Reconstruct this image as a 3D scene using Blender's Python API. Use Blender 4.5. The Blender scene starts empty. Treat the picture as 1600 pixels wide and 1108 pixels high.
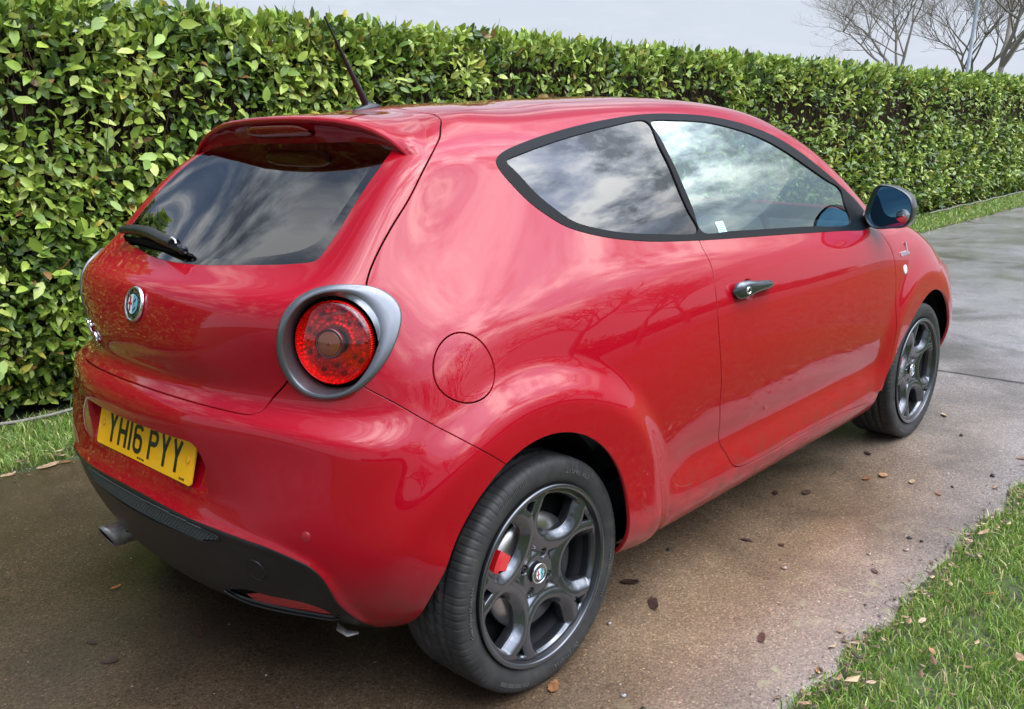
import bpy, math, random
import numpy as np
from mathutils import Vector, Matrix
R = math.radians
rnd = random.Random(7); nr = np.random.default_rng(7)
SC = bpy.context.scene
# ------------------------------------------------------------ camera
cam = bpy.data.cameras.new('camera'); CAM = bpy.data.objects.new('camera', cam)
SC.collection.objects.link(CAM); SC.camera = CAM
CP = [-1.55598, -2.21122, 1.38791, 0.75702, -0.24205, -0.02472, 1424.02037]
def cam_basis(yaw, pitch, roll):
    f = np.array([np.cos(pitch)*np.cos(yaw), np.cos(pitch)*np.sin(yaw), np.sin(pitch)])
    r = np.cross(f, [0, 0, 1]); r /= np.linalg.norm(r); u = np.cross(r, f)
    c, s = np.cos(roll), np.sin(roll)
    return f, c*r+s*u, -s*r+c*u
_f, _r, _u = cam_basis(*CP[3:6])
CAM.matrix_world = Matrix(((_r[0], _u[0], -_f[0], CP[0]), (_r[1], _u[1], -_f[1], CP[1]), (_r[2], _u[2], -_f[2], CP[2]), (0, 0, 0, 1)))
cam.sensor_fit = 'HORIZONTAL'; cam.sensor_width = 36; cam.lens = CP[6]/1600*36
cam.clip_start = .05; cam.clip_end = 3000
# ------------------------------------------------------------ sky and sun
SUN_EL, SUN_AZ = R(64), R(-62)          # azimuth from +x towards +y
w = bpy.data.worlds.new('World'); SC.world = w; w.use_nodes = True
nt = w.node_tree; nt.nodes.clear(); N = nt.nodes.new; L = nt.links.new
sky = N('ShaderNodeTexSky'); sky.sky_type = 'NISHITA'; sky.sun_disc = False
sky.sun_elevation = SUN_EL; sky.sun_rotation = math.pi/2-SUN_AZ; sky.dust_density = 1.5
bg = N('ShaderNodeBackground'); bg.inputs[1].default_value = .1
tc = N('ShaderNodeTexCoord'); sep = N('ShaderNodeSeparateXYZ'); L(tc.outputs['Generated'], sep.inputs[0])
dv = N('ShaderNodeVectorMath'); dv.operation = 'DIVIDE'
mz = N('ShaderNodeMath'); mz.operation = 'MAXIMUM'; mz.inputs[1].default_value = .0; L(sep.outputs[2], mz.inputs[0])
ad = N('ShaderNodeMath'); ad.operation = 'ADD'; ad.inputs[1].default_value = .16; L(mz.outputs[0], ad.inputs[0])
cb = N('ShaderNodeCombineXYZ'); [L(ad.outputs[0], cb.inputs[i]) for i in range(3)]
L(tc.outputs['Generated'], dv.inputs[0]); L(cb.outputs[0], dv.inputs[1])
def wnoise(scale, det, rough, dist=0., off=(0, 0, 0)):
    mp = N('ShaderNodeMapping'); mp.inputs['Location'].default_value = off; mp.inputs['Scale'].default_value = (1, 1.25, .3)
    mp.inputs['Rotation'].default_value = (0, 0, R(35)); L(dv.outputs[0], mp.inputs[0])
    n = N('ShaderNodeTexNoise'); n.inputs['Scale'].default_value = scale; n.inputs['Detail'].default_value = det
    n.inputs['Roughness'].default_value = rough; n.inputs['Distortion'].default_value = dist; L(mp.outputs[0], n.inputs[0]); return n
n1 = wnoise(1.9, 9, .58, .1, (3.1, 1.7, 0)); n2 = wnoise(3.4, 10, .60, .15, (7.3, 2.2, 0))
r1 = N('ShaderNodeValToRGB'); r1.color_ramp.elements[0].position = .43; r1.color_ramp.elements[1].position = .56
r1.color_ramp.elements[0].color = (.12, .12, .12, 1); r1.color_ramp.elements[1].color = (1, 1, 1, 1); L(n1.outputs[0], r1.inputs[0])
r2 = N('ShaderNodeValToRGB'); e = r2.color_ramp.elements
e[0].position = .40; e[0].color = (1.9, 2.2, 2.8, 1); e[1].position = .58; e[1].color = (9.8, 9.9, 10.2, 1)
e2 = e.new(.48); e2.color = (4.9, 5.4, 6.3, 1); L(n2.outputs[0], r2.inputs[0])
mx = N('ShaderNodeMix'); mx.data_type = 'RGBA'; L(r1.outputs[0], mx.inputs[0]); L(sky.outputs[0], mx.inputs[6]); L(r2.outputs[0], mx.inputs[7])
# veil of even pale cloud towards the horizon
# the cloud is brighter round the veiled sun
sdir = (math.cos(SUN_EL)*math.cos(SUN_AZ), math.cos(SUN_EL)*math.sin(SUN_AZ), math.sin(SUN_EL))
dt = N('ShaderNodeVectorMath'); dt.operation = 'DOT_PRODUCT'; dt.inputs[1].default_value = sdir; L(tc.outputs['Generated'], dt.inputs[0])
gm = N('ShaderNodeMapRange'); gm.interpolation_type = 'SMOOTHSTEP'; gm.inputs[1].default_value = .50; gm.inputs[2].default_value = 1.0; gm.inputs[3].default_value = 1; gm.inputs[4].default_value = 9.0; L(dt.outputs['Value'], gm.inputs[0])
gv_ = N('ShaderNodeVectorMath'); gv_.operation = 'SCALE'; L(mx.outputs[2], gv_.inputs[0]); L(gm.outputs[0], gv_.inputs['Scale'])
hz = N('ShaderNodeMapRange'); hz.inputs[1].default_value = .12; hz.inputs[2].default_value = .40; hz.inputs[3].default_value = .96; hz.inputs[4].default_value = 0
L(sep.outputs[2], hz.inputs[0])
mx2 = N('ShaderNodeMix'); mx2.data_type = 'RGBA'; L(hz.outputs[0], mx2.inputs[0]); L(gv_.outputs[0], mx2.inputs[6]); mx2.inputs[7].default_value = (5.8, 6.3, 7.2, 1)
L(mx2.outputs[2], bg.inputs[0]); wo = N('ShaderNodeOutputWorld'); L(bg.outputs[0], wo.inputs[0])
sl = bpy.data.lights.new('sun', 'SUN'); sl.energy = .6; sl.angle = R(110); sl.color = (1, .95, .87)
so = bpy.data.objects.new('sun', sl); SC.collection.objects.link(so)
sd = Vector((math.cos(SUN_EL)*math.cos(SUN_AZ), math.cos(SUN_EL)*math.sin(SUN_AZ), math.sin(SUN_EL)))
so.rotation_euler = sd.to_track_quat('Z', 'Y').to_euler()
vs = SC.view_settings; vs.view_transform = 'Standard'; vs.look = 'None'; vs.gamma = 1; vs.exposure = .28; vs.use_curve_mapping = False
SC.cycles.max_bounces = 8; SC.cycles.transparent_max_bounces = 12; SC.cycles.glossy_bounces = 4; SC.cycles.diffuse_bounces = 3
SC.cycles.sample_clamp_indirect = 6
# ------------------------------------------------------------ materials
def mat(name, col=(.5, .5, .5), rough=.5, metal=0, coat=0, spec=.5, **k):
    m = bpy.data.materials.new(name); m.use_nodes = True; b = m.node_tree.nodes['Principled BSDF']
    b.inputs['Base Color'].default_value = (*col, 1); b.inputs['Roughness'].default_value = rough
    b.inputs['Metallic'].default_value = metal; b.inputs['Coat Weight'].default_value = coat
    b.inputs['Specular IOR Level'].default_value = spec
    for a, v in k.items(): b.inputs[a.replace('_', ' ')].default_value = v
    return m
def nodes(m):
    t = m.node_tree; return t, t.nodes.new, t.links.new, t.nodes['Principled BSDF']
def noise(t, vec, scale, det=4, rough=.55, dist=0):
    n = t.nodes.new('ShaderNodeTexNoise'); n.inputs['Scale'].default_value = scale; n.inputs['Detail'].default_value = det
    n.inputs['Roughness'].default_value = rough; n.inputs['Distortion'].default_value = dist
    if vec is not None: t.links.new(vec, n.inputs[0])
    return n.outputs[0]
def ramp(t, fac, stops):
    n = t.nodes.new('ShaderNodeValToRGB'); e = n.color_ramp.elements
    while len(e) < len(stops): e.new(.5)
    for q, (p, c) in zip(e, stops): q.position = p; q.color = (*c, 1) if len(c) == 3 else c
    t.links.new(fac, n.inputs[0]); return n.outputs[0]
def mixc(t, fac, a, b, mode='MIX'):
    n = t.nodes.new('ShaderNodeMix'); n.data_type = 'RGBA'; n.blend_type = mode
    for i, v in ((0, fac), (6, a), (7, b)):
        if isinstance(v, (int, float)): n.inputs[i].default_value = v
        elif isinstance(v, tuple): n.inputs[i].default_value = (*v, 1)
        else: t.links.new(v, n.inputs[i])
    return n.outputs[2]
def bump(t, b, h, strength, dist=.01):
    n = t.nodes.new('ShaderNodeBump'); n.inputs['Strength'].default_value = strength; n.inputs['Distance'].default_value = dist
    t.links.new(h, n.inputs['Height']); t.links.new(n.outputs[0], b.inputs['Normal'])
def coord(t, kind='Object'): return t.nodes.new('ShaderNodeTexCoord').outputs[kind]
# ------------------------------------------------------------ object helpers
def link(o, parent=None):
    SC.collection.objects.link(o)
    if parent is not None: o.parent = parent
    return o
def mesh_obj(name, v, f, m=None, parent=None, smooth=True, normals=None, mats=None):
    me = bpy.data.meshes.new(name)
    v = np.asarray(v, np.float32)
    if isinstance(f, np.ndarray):
        k = f.shape[1]; me.vertices.add(len(v)); me.vertices.foreach_set('co', v.ravel())
        me.loops.add(f.size); me.loops.foreach_set('vertex_index', f.astype(np.int32).ravel())
        me.polygons.add(len(f)); me.polygons.foreach_set('loop_start', np.arange(0, f.size, k, dtype=np.int32))
        me.update(calc_edges=True)
    else:
        me.from_pydata(v.tolist(), [], [list(q) for q in f]); me.update()
    me.polygons.foreach_set('use_smooth', np.full(len(me.polygons), smooth))
    if normals is not None: me.normals_split_custom_set_from_vertices([tuple(map(float, n)) for n in normals])
    for q in (mats or ([m] if m else [])): me.materials.append(q)
    return link(bpy.data.objects.new(name, me), parent)
def top(o, label=None, cat=None, group=None, kind=None):
    if label: o['label'] = label
    if cat: o['category'] = cat
    if group: o['group'] = group
    if kind: o['kind'] = kind
    return o
def empty(name, loc=(0, 0, 0)):
    o = bpy.data.objects.new(name, None); o.location = loc; o.empty_display_size = .1; return link(o)
class MB:
    def __init__(s): s.v = []; s.f = []
    def add(s, v, f):
        n = len(s.v); s.v += [tuple(map(float, q)) for q in v]; s.f += [tuple(i+n for i in q) for q in f]; return s
    def grid(s, P, cu=False, cv=False):
        P = np.asarray(P); a, b = P.shape[:2]; f = []
        for i in range(a if cu else a-1):
            for j in range(b if cv else b-1):
                f.append((i*b+j, ((i+1) % a)*b+j, ((i+1) % a)*b+(j+1) % b, i*b+(j+1) % b))
        return s.add(P.reshape(-1, 3), f)
    def tube(s, pts, rad, n=8, cap=True):
        pts = [np.asarray(p, float) for p in pts]; rad = rad if hasattr(rad, '__len__') else [rad]*len(pts)
        ring = []; ref = None
        for i, p in enumerate(pts):
            t = pts[min(i+1, len(pts)-1)]-pts[max(i-1, 0)]; t = t/(np.linalg.norm(t)+1e-12)
            if ref is None: ref = np.array([0, 0, 1.]) if abs(t[2]) < .9 else np.array([1., 0, 0])
            a = np.cross(t, ref); a /= np.linalg.norm(a); b = np.cross(a, t); ref = b
            r = rad[i]; r = r if hasattr(r, '__len__') else (r, r)
            ring.append([p+r[0]*math.cos(2*math.pi*k/n)*a+r[1]*math.sin(2*math.pi*k/n)*b for k in range(n)])
        n0 = len(s.v); s.grid(np.array(ring)[:, ::-1], cv=True)
        if cap:
            s.f.append(tuple(n0+k for k in range(n))[::-1]); m = n0+(len(pts)-1)*n; s.f.append(tuple(m+k for k in range(n)))
        return s
    def lathe(s, prof, n=48, c=(0, 0, 0), ax='y', cap=False):
        # prof: (axial, radius); axis along ax
        P = np.array([[self_pt(ax, a, r, 2*math.pi*k/n) for k in range(n)] for a, r in prof])+np.array(c)
        return s.grid(P, cv=True)
    def box(s, c, d, bev=0, rot=None):
        x, y, z = [q/2 for q in d]
        v = np.array([(i*x, j*y, k*z) for i in (-1, 1) for j in (-1, 1) for k in (-1, 1)], float)
        if rot is not None: v = v@np.array(rot).T
        return s.add(v+np.array(c), [(0, 1, 3, 2), (4, 6, 7, 5), (0, 4, 5, 1), (2, 3, 7, 6), (0, 2, 6, 4), (1, 5, 7, 3)])
    def prism(s, poly, fn, t):
        # poly: 2D outline, fn(a,b,h) -> 3D ; extrude 0..t
        n = len(poly); v = [fn(a, b, 0) for a, b in poly]+[fn(a, b, t) for a, b in poly]
        return s.add(v, [tuple(range(n))[::-1], tuple(range(n, 2*n))]+[(i, (i+1) % n, n+(i+1) % n, n+i) for i in range(n)])
    def obj(s, name, m, parent=None, smooth=True, bevel=0, auto=None):
        o = mesh_obj(name, s.v, s.f, m, parent, smooth)
        if bevel:
            b = o.modifiers.new('b', 'BEVEL'); b.width = bevel; b.segments = 2; b.limit_method = 'ANGLE'; b.harden_normals = True
        if auto is not None: o.data.set_sharp_from_angle(angle=R(auto))
        return o
def self_pt(ax, a, r, t):
    c, s_ = r*math.cos(t), r*math.sin(t)
    return {'y': (c, a, s_), 'x': (a, s_, c), 'z': (s_, c, a)}[ax]
def catmull(pts, n=8, closed=False):
    P = np.asarray(pts, float); m = len(P); out = []
    for i in range(m if closed else m-1):
        g = (lambda k: P[k % m]) if closed else (lambda k: P[min(max(k, 0), m-1)])
        a, b, c, d = g(i-1), g(i), g(i+1), g(i+2)
        for k in range(n):
            t = k/n; out.append(.5*((2*b)+(c-a)*t+(2*a-5*b+4*c-d)*t*t+(3*b-a-3*c+d)*t**3))
    if not closed: out.append(P[-1])
    return np.array(out)
# ---- cross sections of the right half of the body, rear centre -> round the side -> front centre (x forward, y<0 right, z up)
XS={
'S0':[(-0.5,0,0.23),(-0.56,0,0.27),(-0.605,0,0.37),(-0.64,0,0.495),(-0.612,0,0.575),(-0.628,0,0.7),(-0.615,0,0.775),(-0.565,0,0.815),(-0.58,0,0.88),(-0.575,0,0.972),(-0.543,0,1.042),(-0.445,0,1.085),(-0.27,0,1.225),(-0.13,0,1.335),(0.02,0,1.425),(0.22,0,1.46),(0.45,0,1.475)],
'S1':[(-0.48,-0.28,0.23),(-0.54,-0.28,0.27),(-0.59,-0.28,0.37),(-0.622,-0.28,0.495),(-0.598,-0.28,0.575),(-0.613,-0.28,0.7),(-0.6,-0.28,0.775),(-0.553,-0.28,0.815),(-0.566,-0.28,0.88),(-0.56,-0.27,0.972),(-0.524,-0.265,1.044),(-0.425,-0.26,1.09),(-0.255,-0.245,1.23),(-0.115,-0.235,1.338),(0.03,-0.225,1.421),(0.23,-0.19,1.456),(0.46,0,1.475)],
'S2':[(-0.43,-0.5,0.25),(-0.49,-0.505,0.29),(-0.545,-0.51,0.37),(-0.572,-0.515,0.48),(-0.566,-0.52,0.575),(-0.545,-0.52,0.7),(-0.535,-0.52,0.765),(-0.485,-0.515,0.8),(-0.485,-0.51,0.875),(-0.505,-0.5,0.97),(-0.478,-0.485,1.042),(-0.385,-0.48,1.095),(-0.24,-0.455,1.235),(-0.1,-0.43,1.343),(0.05,-0.385,1.413),(0.25,-0.31,1.45),(0.48,0,1.475)],
'S3':[(-0.37,-0.64,0.25),(-0.4,-0.665,0.285),(-0.455,-0.68,0.37),(-0.487,-0.69,0.47),(-0.487,-0.695,0.575),(-0.472,-0.695,0.69),(-0.457,-0.69,0.75),(-0.41,-0.67,0.795),(-0.405,-0.655,0.87),(-0.38,-0.64,0.955),(-0.375,-0.62,1.035),(-0.325,-0.605,1.1),(-0.2,-0.575,1.235),(-0.07,-0.54,1.335),(0.085,-0.455,1.402),(0.27,-0.36,1.444),(0.5,0,1.475)],
'S4':[(-0.25,-0.73,0.27),(-0.27,-0.765,0.3),(-0.3,-0.795,0.37),(-0.305,-0.79,0.47),(-0.305,-0.797,0.57),(-0.305,-0.8,0.67),(-0.29,-0.795,0.73),(-0.27,-0.782,0.8),(-0.25,-0.765,0.87),(-0.22,-0.735,0.955),(-0.17,-0.695,1.035),(-0.11,-0.66,1.11),(-0.005,-0.6,1.235),(0.085,-0.555,1.335),(0.18,-0.485,1.396),(0.33,-0.38,1.44),(0.53,0,1.476)],
'S5':[(0,-0.75,0.25),(0,-0.77,0.28),(0,-0.8,0.35),(0,-0.815,0.45),(0,-0.823,0.55),(0,-0.827,0.64),(0,-0.827,0.71),(0,-0.82,0.79),(0.01,-0.804,0.87),(0.03,-0.785,0.95),(0.06,-0.747,1.03),(0.1,-0.705,1.11),(0.165,-0.64,1.235),(0.23,-0.585,1.338),(0.3,-0.51,1.397),(0.43,-0.395,1.442),(0.6,0,1.478)],
'S6':[(0.35,-0.745,0.21),(0.35,-0.8,0.235),(0.35,-0.835,0.3),(0.35,-0.842,0.39),(0.35,-0.848,0.5),(0.35,-0.854,0.6),(0.35,-0.855,0.68),(0.35,-0.85,0.76),(0.35,-0.838,0.85),(0.355,-0.816,0.94),(0.36,-0.782,1.02),(0.375,-0.738,1.1),(0.41,-0.665,1.235),(0.44,-0.598,1.345),(0.48,-0.525,1.4),(0.56,-0.4,1.452),(0.7,0,1.486)],
'S7':[(0.75,-0.745,0.2),(0.75,-0.8,0.22),(0.75,-0.835,0.29),(0.75,-0.832,0.38),(0.75,-0.84,0.5),(0.75,-0.852,0.6),(0.75,-0.858,0.68),(0.75,-0.857,0.76),(0.75,-0.85,0.84),(0.75,-0.832,0.93),(0.75,-0.8,1.01),(0.75,-0.757,1.08),(0.75,-0.68,1.225),(0.76,-0.612,1.352),(0.78,-0.54,1.417),(0.8,-0.41,1.463),(0.87,0,1.492)],
'S8':[(1.2,-0.745,0.2),(1.2,-0.8,0.22),(1.2,-0.835,0.29),(1.2,-0.832,0.38),(1.2,-0.84,0.49),(1.2,-0.853,0.59),(1.2,-0.86,0.67),(1.2,-0.86,0.75),(1.2,-0.853,0.83),(1.2,-0.836,0.915),(1.19,-0.806,0.99),(1.17,-0.763,1.06),(1.16,-0.695,1.215),(1.14,-0.62,1.348),(1.12,-0.545,1.421),(1.1,-0.41,1.473),(1.07,0,1.497)],
'S9':[(1.65,-0.745,0.2),(1.65,-0.8,0.22),(1.65,-0.835,0.29),(1.65,-0.832,0.38),(1.65,-0.838,0.49),(1.65,-0.851,0.58),(1.65,-0.858,0.66),(1.65,-0.858,0.74),(1.65,-0.852,0.82),(1.645,-0.836,0.9),(1.62,-0.808,0.97),(1.6,-0.765,1.045),(1.55,-0.695,1.19),(1.49,-0.615,1.337),(1.44,-0.535,1.407),(1.38,-0.4,1.464),(1.26,0,1.488)],
'S10':[(2.1,-0.745,0.2),(2.1,-0.8,0.22),(2.1,-0.835,0.29),(2.1,-0.835,0.38),(2.1,-0.842,0.48),(2.1,-0.853,0.57),(2.1,-0.857,0.65),(2.1,-0.855,0.73),(2.1,-0.845,0.81),(2.09,-0.828,0.895),(2.06,-0.797,0.96),(2,-0.755,1.02),(1.9,-0.7,1.16),(1.79,-0.62,1.29),(1.7,-0.54,1.365),(1.58,-0.39,1.44),(1.43,0,1.477)],
'S11':[(2.5,-0.745,0.22),(2.5,-0.8,0.25),(2.5,-0.82,0.33),(2.5,-0.828,0.42),(2.5,-0.836,0.51),(2.5,-0.84,0.6),(2.5,-0.84,0.675),(2.5,-0.832,0.775),(2.5,-0.82,0.84),(2.47,-0.79,0.9),(2.4,-0.745,0.955),(2.28,-0.705,1),(2.13,-0.665,1.1),(1.95,-0.6,1.225),(1.82,-0.51,1.315),(1.68,-0.36,1.41),(1.53,0,1.465)],
'S12':[(2.88,-0.71,0.22),(2.88,-0.745,0.25),(2.88,-0.79,0.33),(2.88,-0.815,0.42),(2.88,-0.822,0.5),(2.88,-0.825,0.58),(2.87,-0.817,0.685),(2.85,-0.795,0.745),(2.81,-0.76,0.81),(2.73,-0.725,0.875),(2.58,-0.675,0.945),(2.4,-0.62,0.985),(2.2,-0.58,1.085),(2,-0.5,1.205),(1.85,-0.42,1.31),(1.71,-0.29,1.405),(1.58,0,1.457)],
'S13':[(3.15,-0.62,0.22),(3.18,-0.65,0.25),(3.2,-0.67,0.33),(3.21,-0.685,0.42),(3.205,-0.69,0.49),(3.19,-0.685,0.56),(3.17,-0.67,0.65),(3.12,-0.64,0.71),(3.02,-0.57,0.775),(2.87,-0.53,0.845),(2.67,-0.49,0.92),(2.46,-0.46,0.985),(2.25,-0.42,1.085),(2.04,-0.36,1.205),(1.87,-0.29,1.31),(1.73,-0.19,1.405),(1.6,0,1.452)],
'S14':[(3.28,-0.3,0.22),(3.32,-0.31,0.25),(3.345,-0.32,0.33),(3.36,-0.325,0.42),(3.365,-0.325,0.49),(3.35,-0.32,0.56),(3.31,-0.31,0.62),(3.24,-0.3,0.7),(3.11,-0.285,0.765),(2.93,-0.265,0.84),(2.71,-0.25,0.92),(2.48,-0.235,0.99),(2.27,-0.21,1.09),(2.05,-0.18,1.21),(1.88,-0.15,1.312),(1.74,-0.1,1.405),(1.61,0,1.45)],
'S15':[(3.31,0,0.22),(3.35,0,0.25),(3.38,0,0.33),(3.4,0,0.42),(3.405,0,0.49),(3.39,0,0.56),(3.35,0,0.62),(3.27,0,0.7),(3.13,0,0.77),(2.94,0,0.845),(2.72,0,0.925),(2.49,0,0.995),(2.28,0,1.095),(2.06,0,1.213),(1.885,0,1.315),(1.745,0,1.406),(1.615,0,1.45)],
}
NET=np.array([XS['S%d'%i] for i in range(16)])   # station,row,3
def bs(t):
    return np.stack([(1-t)**3,3*t**3-6*t**2+4,-3*t**3+3*t**2+3*t+1,t**3],-1)/6
def prep(net,sharp=.9):
    # pad: mirror across y=0 in the station direction, linear in the row direction
    def pad(n):
        m=n*np.array([1,-1,1.])
        n=np.concatenate([m[1:2],n,m[-2:-1]],0)
        a=2*n[:,:1]-n[:,1:2]
        b=n[:,-2:-1]*np.array([1,-1,1.]); b=b.copy(); b[...,0]=2*n[:,-1:,0]-n[:,-2:-1,0]
        return np.concatenate([a,n,b],1)
    c=net.copy()
    for k in range(3):      # iterate towards interpolation
        P=pad(c)
        s=(P[:-2]+4*P[1:-1]+P[2:])/6
        s=(s[:,:-2]+4*s[:,1:-1]+s[:,2:])/6
        c=c+sharp*(net-s)
    c[0,:,1]=0;c[-1,:,1]=0
    return pad(c)
def evalnet(P,U,V):
    nu,nv=P.shape[0]-3,P.shape[1]-3
    i=np.clip(np.floor(U).astype(int),0,nu-1);j=np.clip(np.floor(V).astype(int),0,nv-1)
    bu=bs(U-i);bv=bs(V-j);o=np.zeros(U.shape+(3,))
    for a in range(4):
        for b in range(4):
            o+=(bu[...,a]*bv[...,b])[...,None]*P[i+a,j+b]
    return o
def sst(a,b,x):
    t=np.clip((x-a)/(b-a),0,1);return t*t*t*(t*(6*t-15)+10)
def displace(S):
    x,y,z=S[...,0],S[...,1],S[...,2]
    side=sst(.62,.76,-y)
    dx,dz=x-0.0,z-.31
    r=np.hypot(dx,dz);a=np.degrees(np.arctan2(dz,dx))
    w=sst(-40,10,a)*(1-sst(150,178,a))
    w=np.where(a<-90,0,w)
    d=.034*(1-sst(.425,.56,r))*w
    r2=np.hypot(x-2.511,z-.31)
    a2=np.degrees(np.arctan2(z-.31,x-2.511))
    d2=.022*(1-sst(.40,.56,r2))*sst(-30,30,a2)*sst(2.0,2.2,x)
    # door scoop above the sill
    ds=-.012*np.exp(-((z-.43)/.055)**2)*sst(.45,.7,x)*(1-sst(1.9,2.2,x))
    o=S.copy();o[...,1]-=(d+d2+ds)*side
    # recess for the number plate
    ww=(1-sst(.300,.335,np.abs(y)))*sst(.560,.590,z)*(1-sst(.691,.702,z))*(x<0)
    rr=1-sst(.0,.02,np.hypot(np.maximum(np.abs(y)-.245,0),np.maximum(z-.637,0))-.055)
    o[...,0]+=ww*rr*(.004+.050*np.clip((z-.575)/.125,0,1))
    # lip of the bumper above the black valance
    ay=np.abs(y);LY=np.array([[0,.517],[.28,.507],[.44,.499],[.53,.491],[.58,.478],[.615,.463],[.633,.439],[.641,.403],[.641,.357],[.643,.30]])
    dd=np.full(x.shape,1.);m=(x<-.36)&(z<.60)&(z>.26)
    if np.any(m):
        qy,qz=ay[m],z[m];e=np.full(qy.shape,1.)
        for a,b in zip(LY[:-1],LY[1:]):
            ex,ez=b-a;t=np.clip(((qy-a[0])*ex+(qz-a[1])*ez)/(ex*ex+ez*ez),0,1);e=np.minimum(e,np.hypot(qy-a[0]-t*ex,qz-a[1]-t*ez))
        dd[m]=e
    f=.0085*np.exp(-(dd/.016)**2)*sst(-.36,-.41,x);gx=x+.20;gy=-np.maximum(ay-.40,0)*1.4;gl=np.hypot(gx,gy)+1e-9
    o[...,0]+=f*gx/gl;o[...,1]+=f*gy/gl*np.where(y<=0,1,-1)
    # finger cup behind the door handle
    cc=np.hypot(x-.962,(z-.893))
    o[...,1]+=.016*(1-sst(.018,.033,cc))*(y<-.6)
    return o
P_=prep(NET)
def S_(U,V):
    return displace(evalnet(P_,U,V))
NU,NV=15.,16.
CV = {
'dlo': [[4.434,12.697],[4.498,12.869],[4.682,13.03],[5.077,13.244],[5.661,13.549],[6.21,13.836],[6.68,13.996],[7.161,14.083],[7.637,14.02],[8.122,13.895],[8.604,13.617],[9.049,13.221],[9.403,12.803],[9.684,12.377],[9.979,11.899],[10.216,11.483],[10.209,11.06],[9.842,10.374],[9.226,10.498],[8.193,10.657],[7.536,10.717],[7.085,10.758],[6.599,10.83],[6.259,10.932],[5.921,11.077],[5.572,11.287],[5.316,11.536],[5.071,11.805],[4.83,12.109],[4.596,12.412]],
'quarter_glass': [[4.63,12.711],[4.986,12.887],[5.593,13.152],[6.138,13.409],[6.611,13.625],[7.081,13.752],[7.073,12.86],[7.102,12.294],[7.107,11.829],[7.116,11.492],[7.117,10.973],[6.633,11.017],[6.285,11.084],[5.943,11.217],[5.662,11.379],[5.413,11.662],[5.172,11.961],[4.929,12.317],[4.726,12.575]],
'door_glass': [[7.145,13.673],[7.532,13.68],[7.992,13.573],[8.389,13.309],[8.784,12.988],[9.112,12.664],[9.409,12.295],[9.652,12.022],[9.877,11.829],[9.746,11.444],[9.518,10.718],[8.743,10.822],[8.247,10.879],[7.584,10.938],[7.184,10.961],[7.18,11.486],[7.175,11.823],[7.16,12.289],[7.132,12.855]],
'door': [[7.099,10.835],[7.08,10.506],[7.089,9.887],[7.081,9.325],[7.057,8.741],[7.043,7.752],[7.061,6.605],[7.098,5.375],[7.107,4.94],[7.136,4.365],[7.238,3.314],[7.296,3.022],[7.327,2.788],[7.371,2.489],[7.459,2.26],[7.629,2.152],[7.926,2.102],[8.363,2.156],[8.846,2.139],[9.334,2.108],[9.774,1.948],[9.959,2.232],[10.076,3.166],[10.112,4.131],[10.102,5.865],[10.108,7.127],[10.104,8.447],[10.064,9.386],[10.064,10.011]],
'fuel': [[3.898,8.182],[3.926,8.511],[4.002,8.775],[4.118,8.924],[4.215,8.927],[4.33,8.835],[4.443,8.597],[4.526,8.267],[4.578,7.856],[4.574,7.509],[4.526,7.24],[4.425,7.025],[4.319,6.956],[4.235,6.988],[4.13,7.128],[4.017,7.367],[3.933,7.684]],
'gutter': [[0.514,14.818],[0.908,14.688],[1.549,14.46],[1.884,14.408],[2.17,14.304],[2.585,14.117],[2.845,13.932],[3.03,13.638],[3.112,13.247],[3.141,12.866],[3.168,12.545],[3.193,12.044],[3.126,11.607],[3.089,11.25],[3.09,10.903],[3.123,10.524]],
'tg_bottom': [[2.005,7.801],[1.778,7.218],[1.734,6.698],[1.665,6.375],[1.506,6.324],[1.152,6.325],[0.524,6.339]],
'seam': [[3.099,7.793],[3.399,7.399],[3.729,6.84],[4.07,6.205],[4.242,5.756],[4.39,5.355],[4.518,5.004]],
'rear_glass': [[0.89,10.971],[1.551,11.036],[2.004,11.106],[2.102,11.151],[2.125,11.357],[2.16,11.665],[2.164,12.014],[2.164,12.387],[2.149,12.74],[2.068,13.098],[1.093,13.357],[0.368,13.473]],
'lamp_outer': [[2.05,8.868],[2.086,9.132],[2.171,9.57],[2.27,9.98],[2.373,10.364],[2.574,10.556],[2.867,10.587],[3.142,10.486],[3.314,10.3],[3.457,10.002],[3.533,9.688],[3.544,9.419],[3.502,9.051],[3.424,8.658],[3.29,8.221],[3.113,7.861],[2.912,7.628],[2.698,7.466],[2.514,7.402],[2.311,7.419],[2.15,7.557],[2.025,7.864],[1.993,8.276],[2.011,8.612]],
'lamp_in': [[2.124,8.883],[2.197,9.243],[2.3,9.647],[2.409,9.992],[2.556,10.248],[2.732,10.331],[2.915,10.311],[3.094,10.106],[3.21,9.761],[3.274,9.426],[3.28,9.084],[3.241,8.719],[3.181,8.395],[3.074,8.061],[2.898,7.769],[2.658,7.609],[2.449,7.577],[2.234,7.678],[2.113,7.998],[2.085,8.378],[2.091,8.627]],
'diff_top': [[0.073,3.32],[0.579,3.256],[1.026,3.199],[1.374,3.207],[1.708,3.208],[2.011,3.196],[2.304,3.101],[2.546,2.955],[2.663,2.729],[2.718,2.391],[2.731,1.944],[2.78,1.565],[2.854,1.073]],
}
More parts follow.
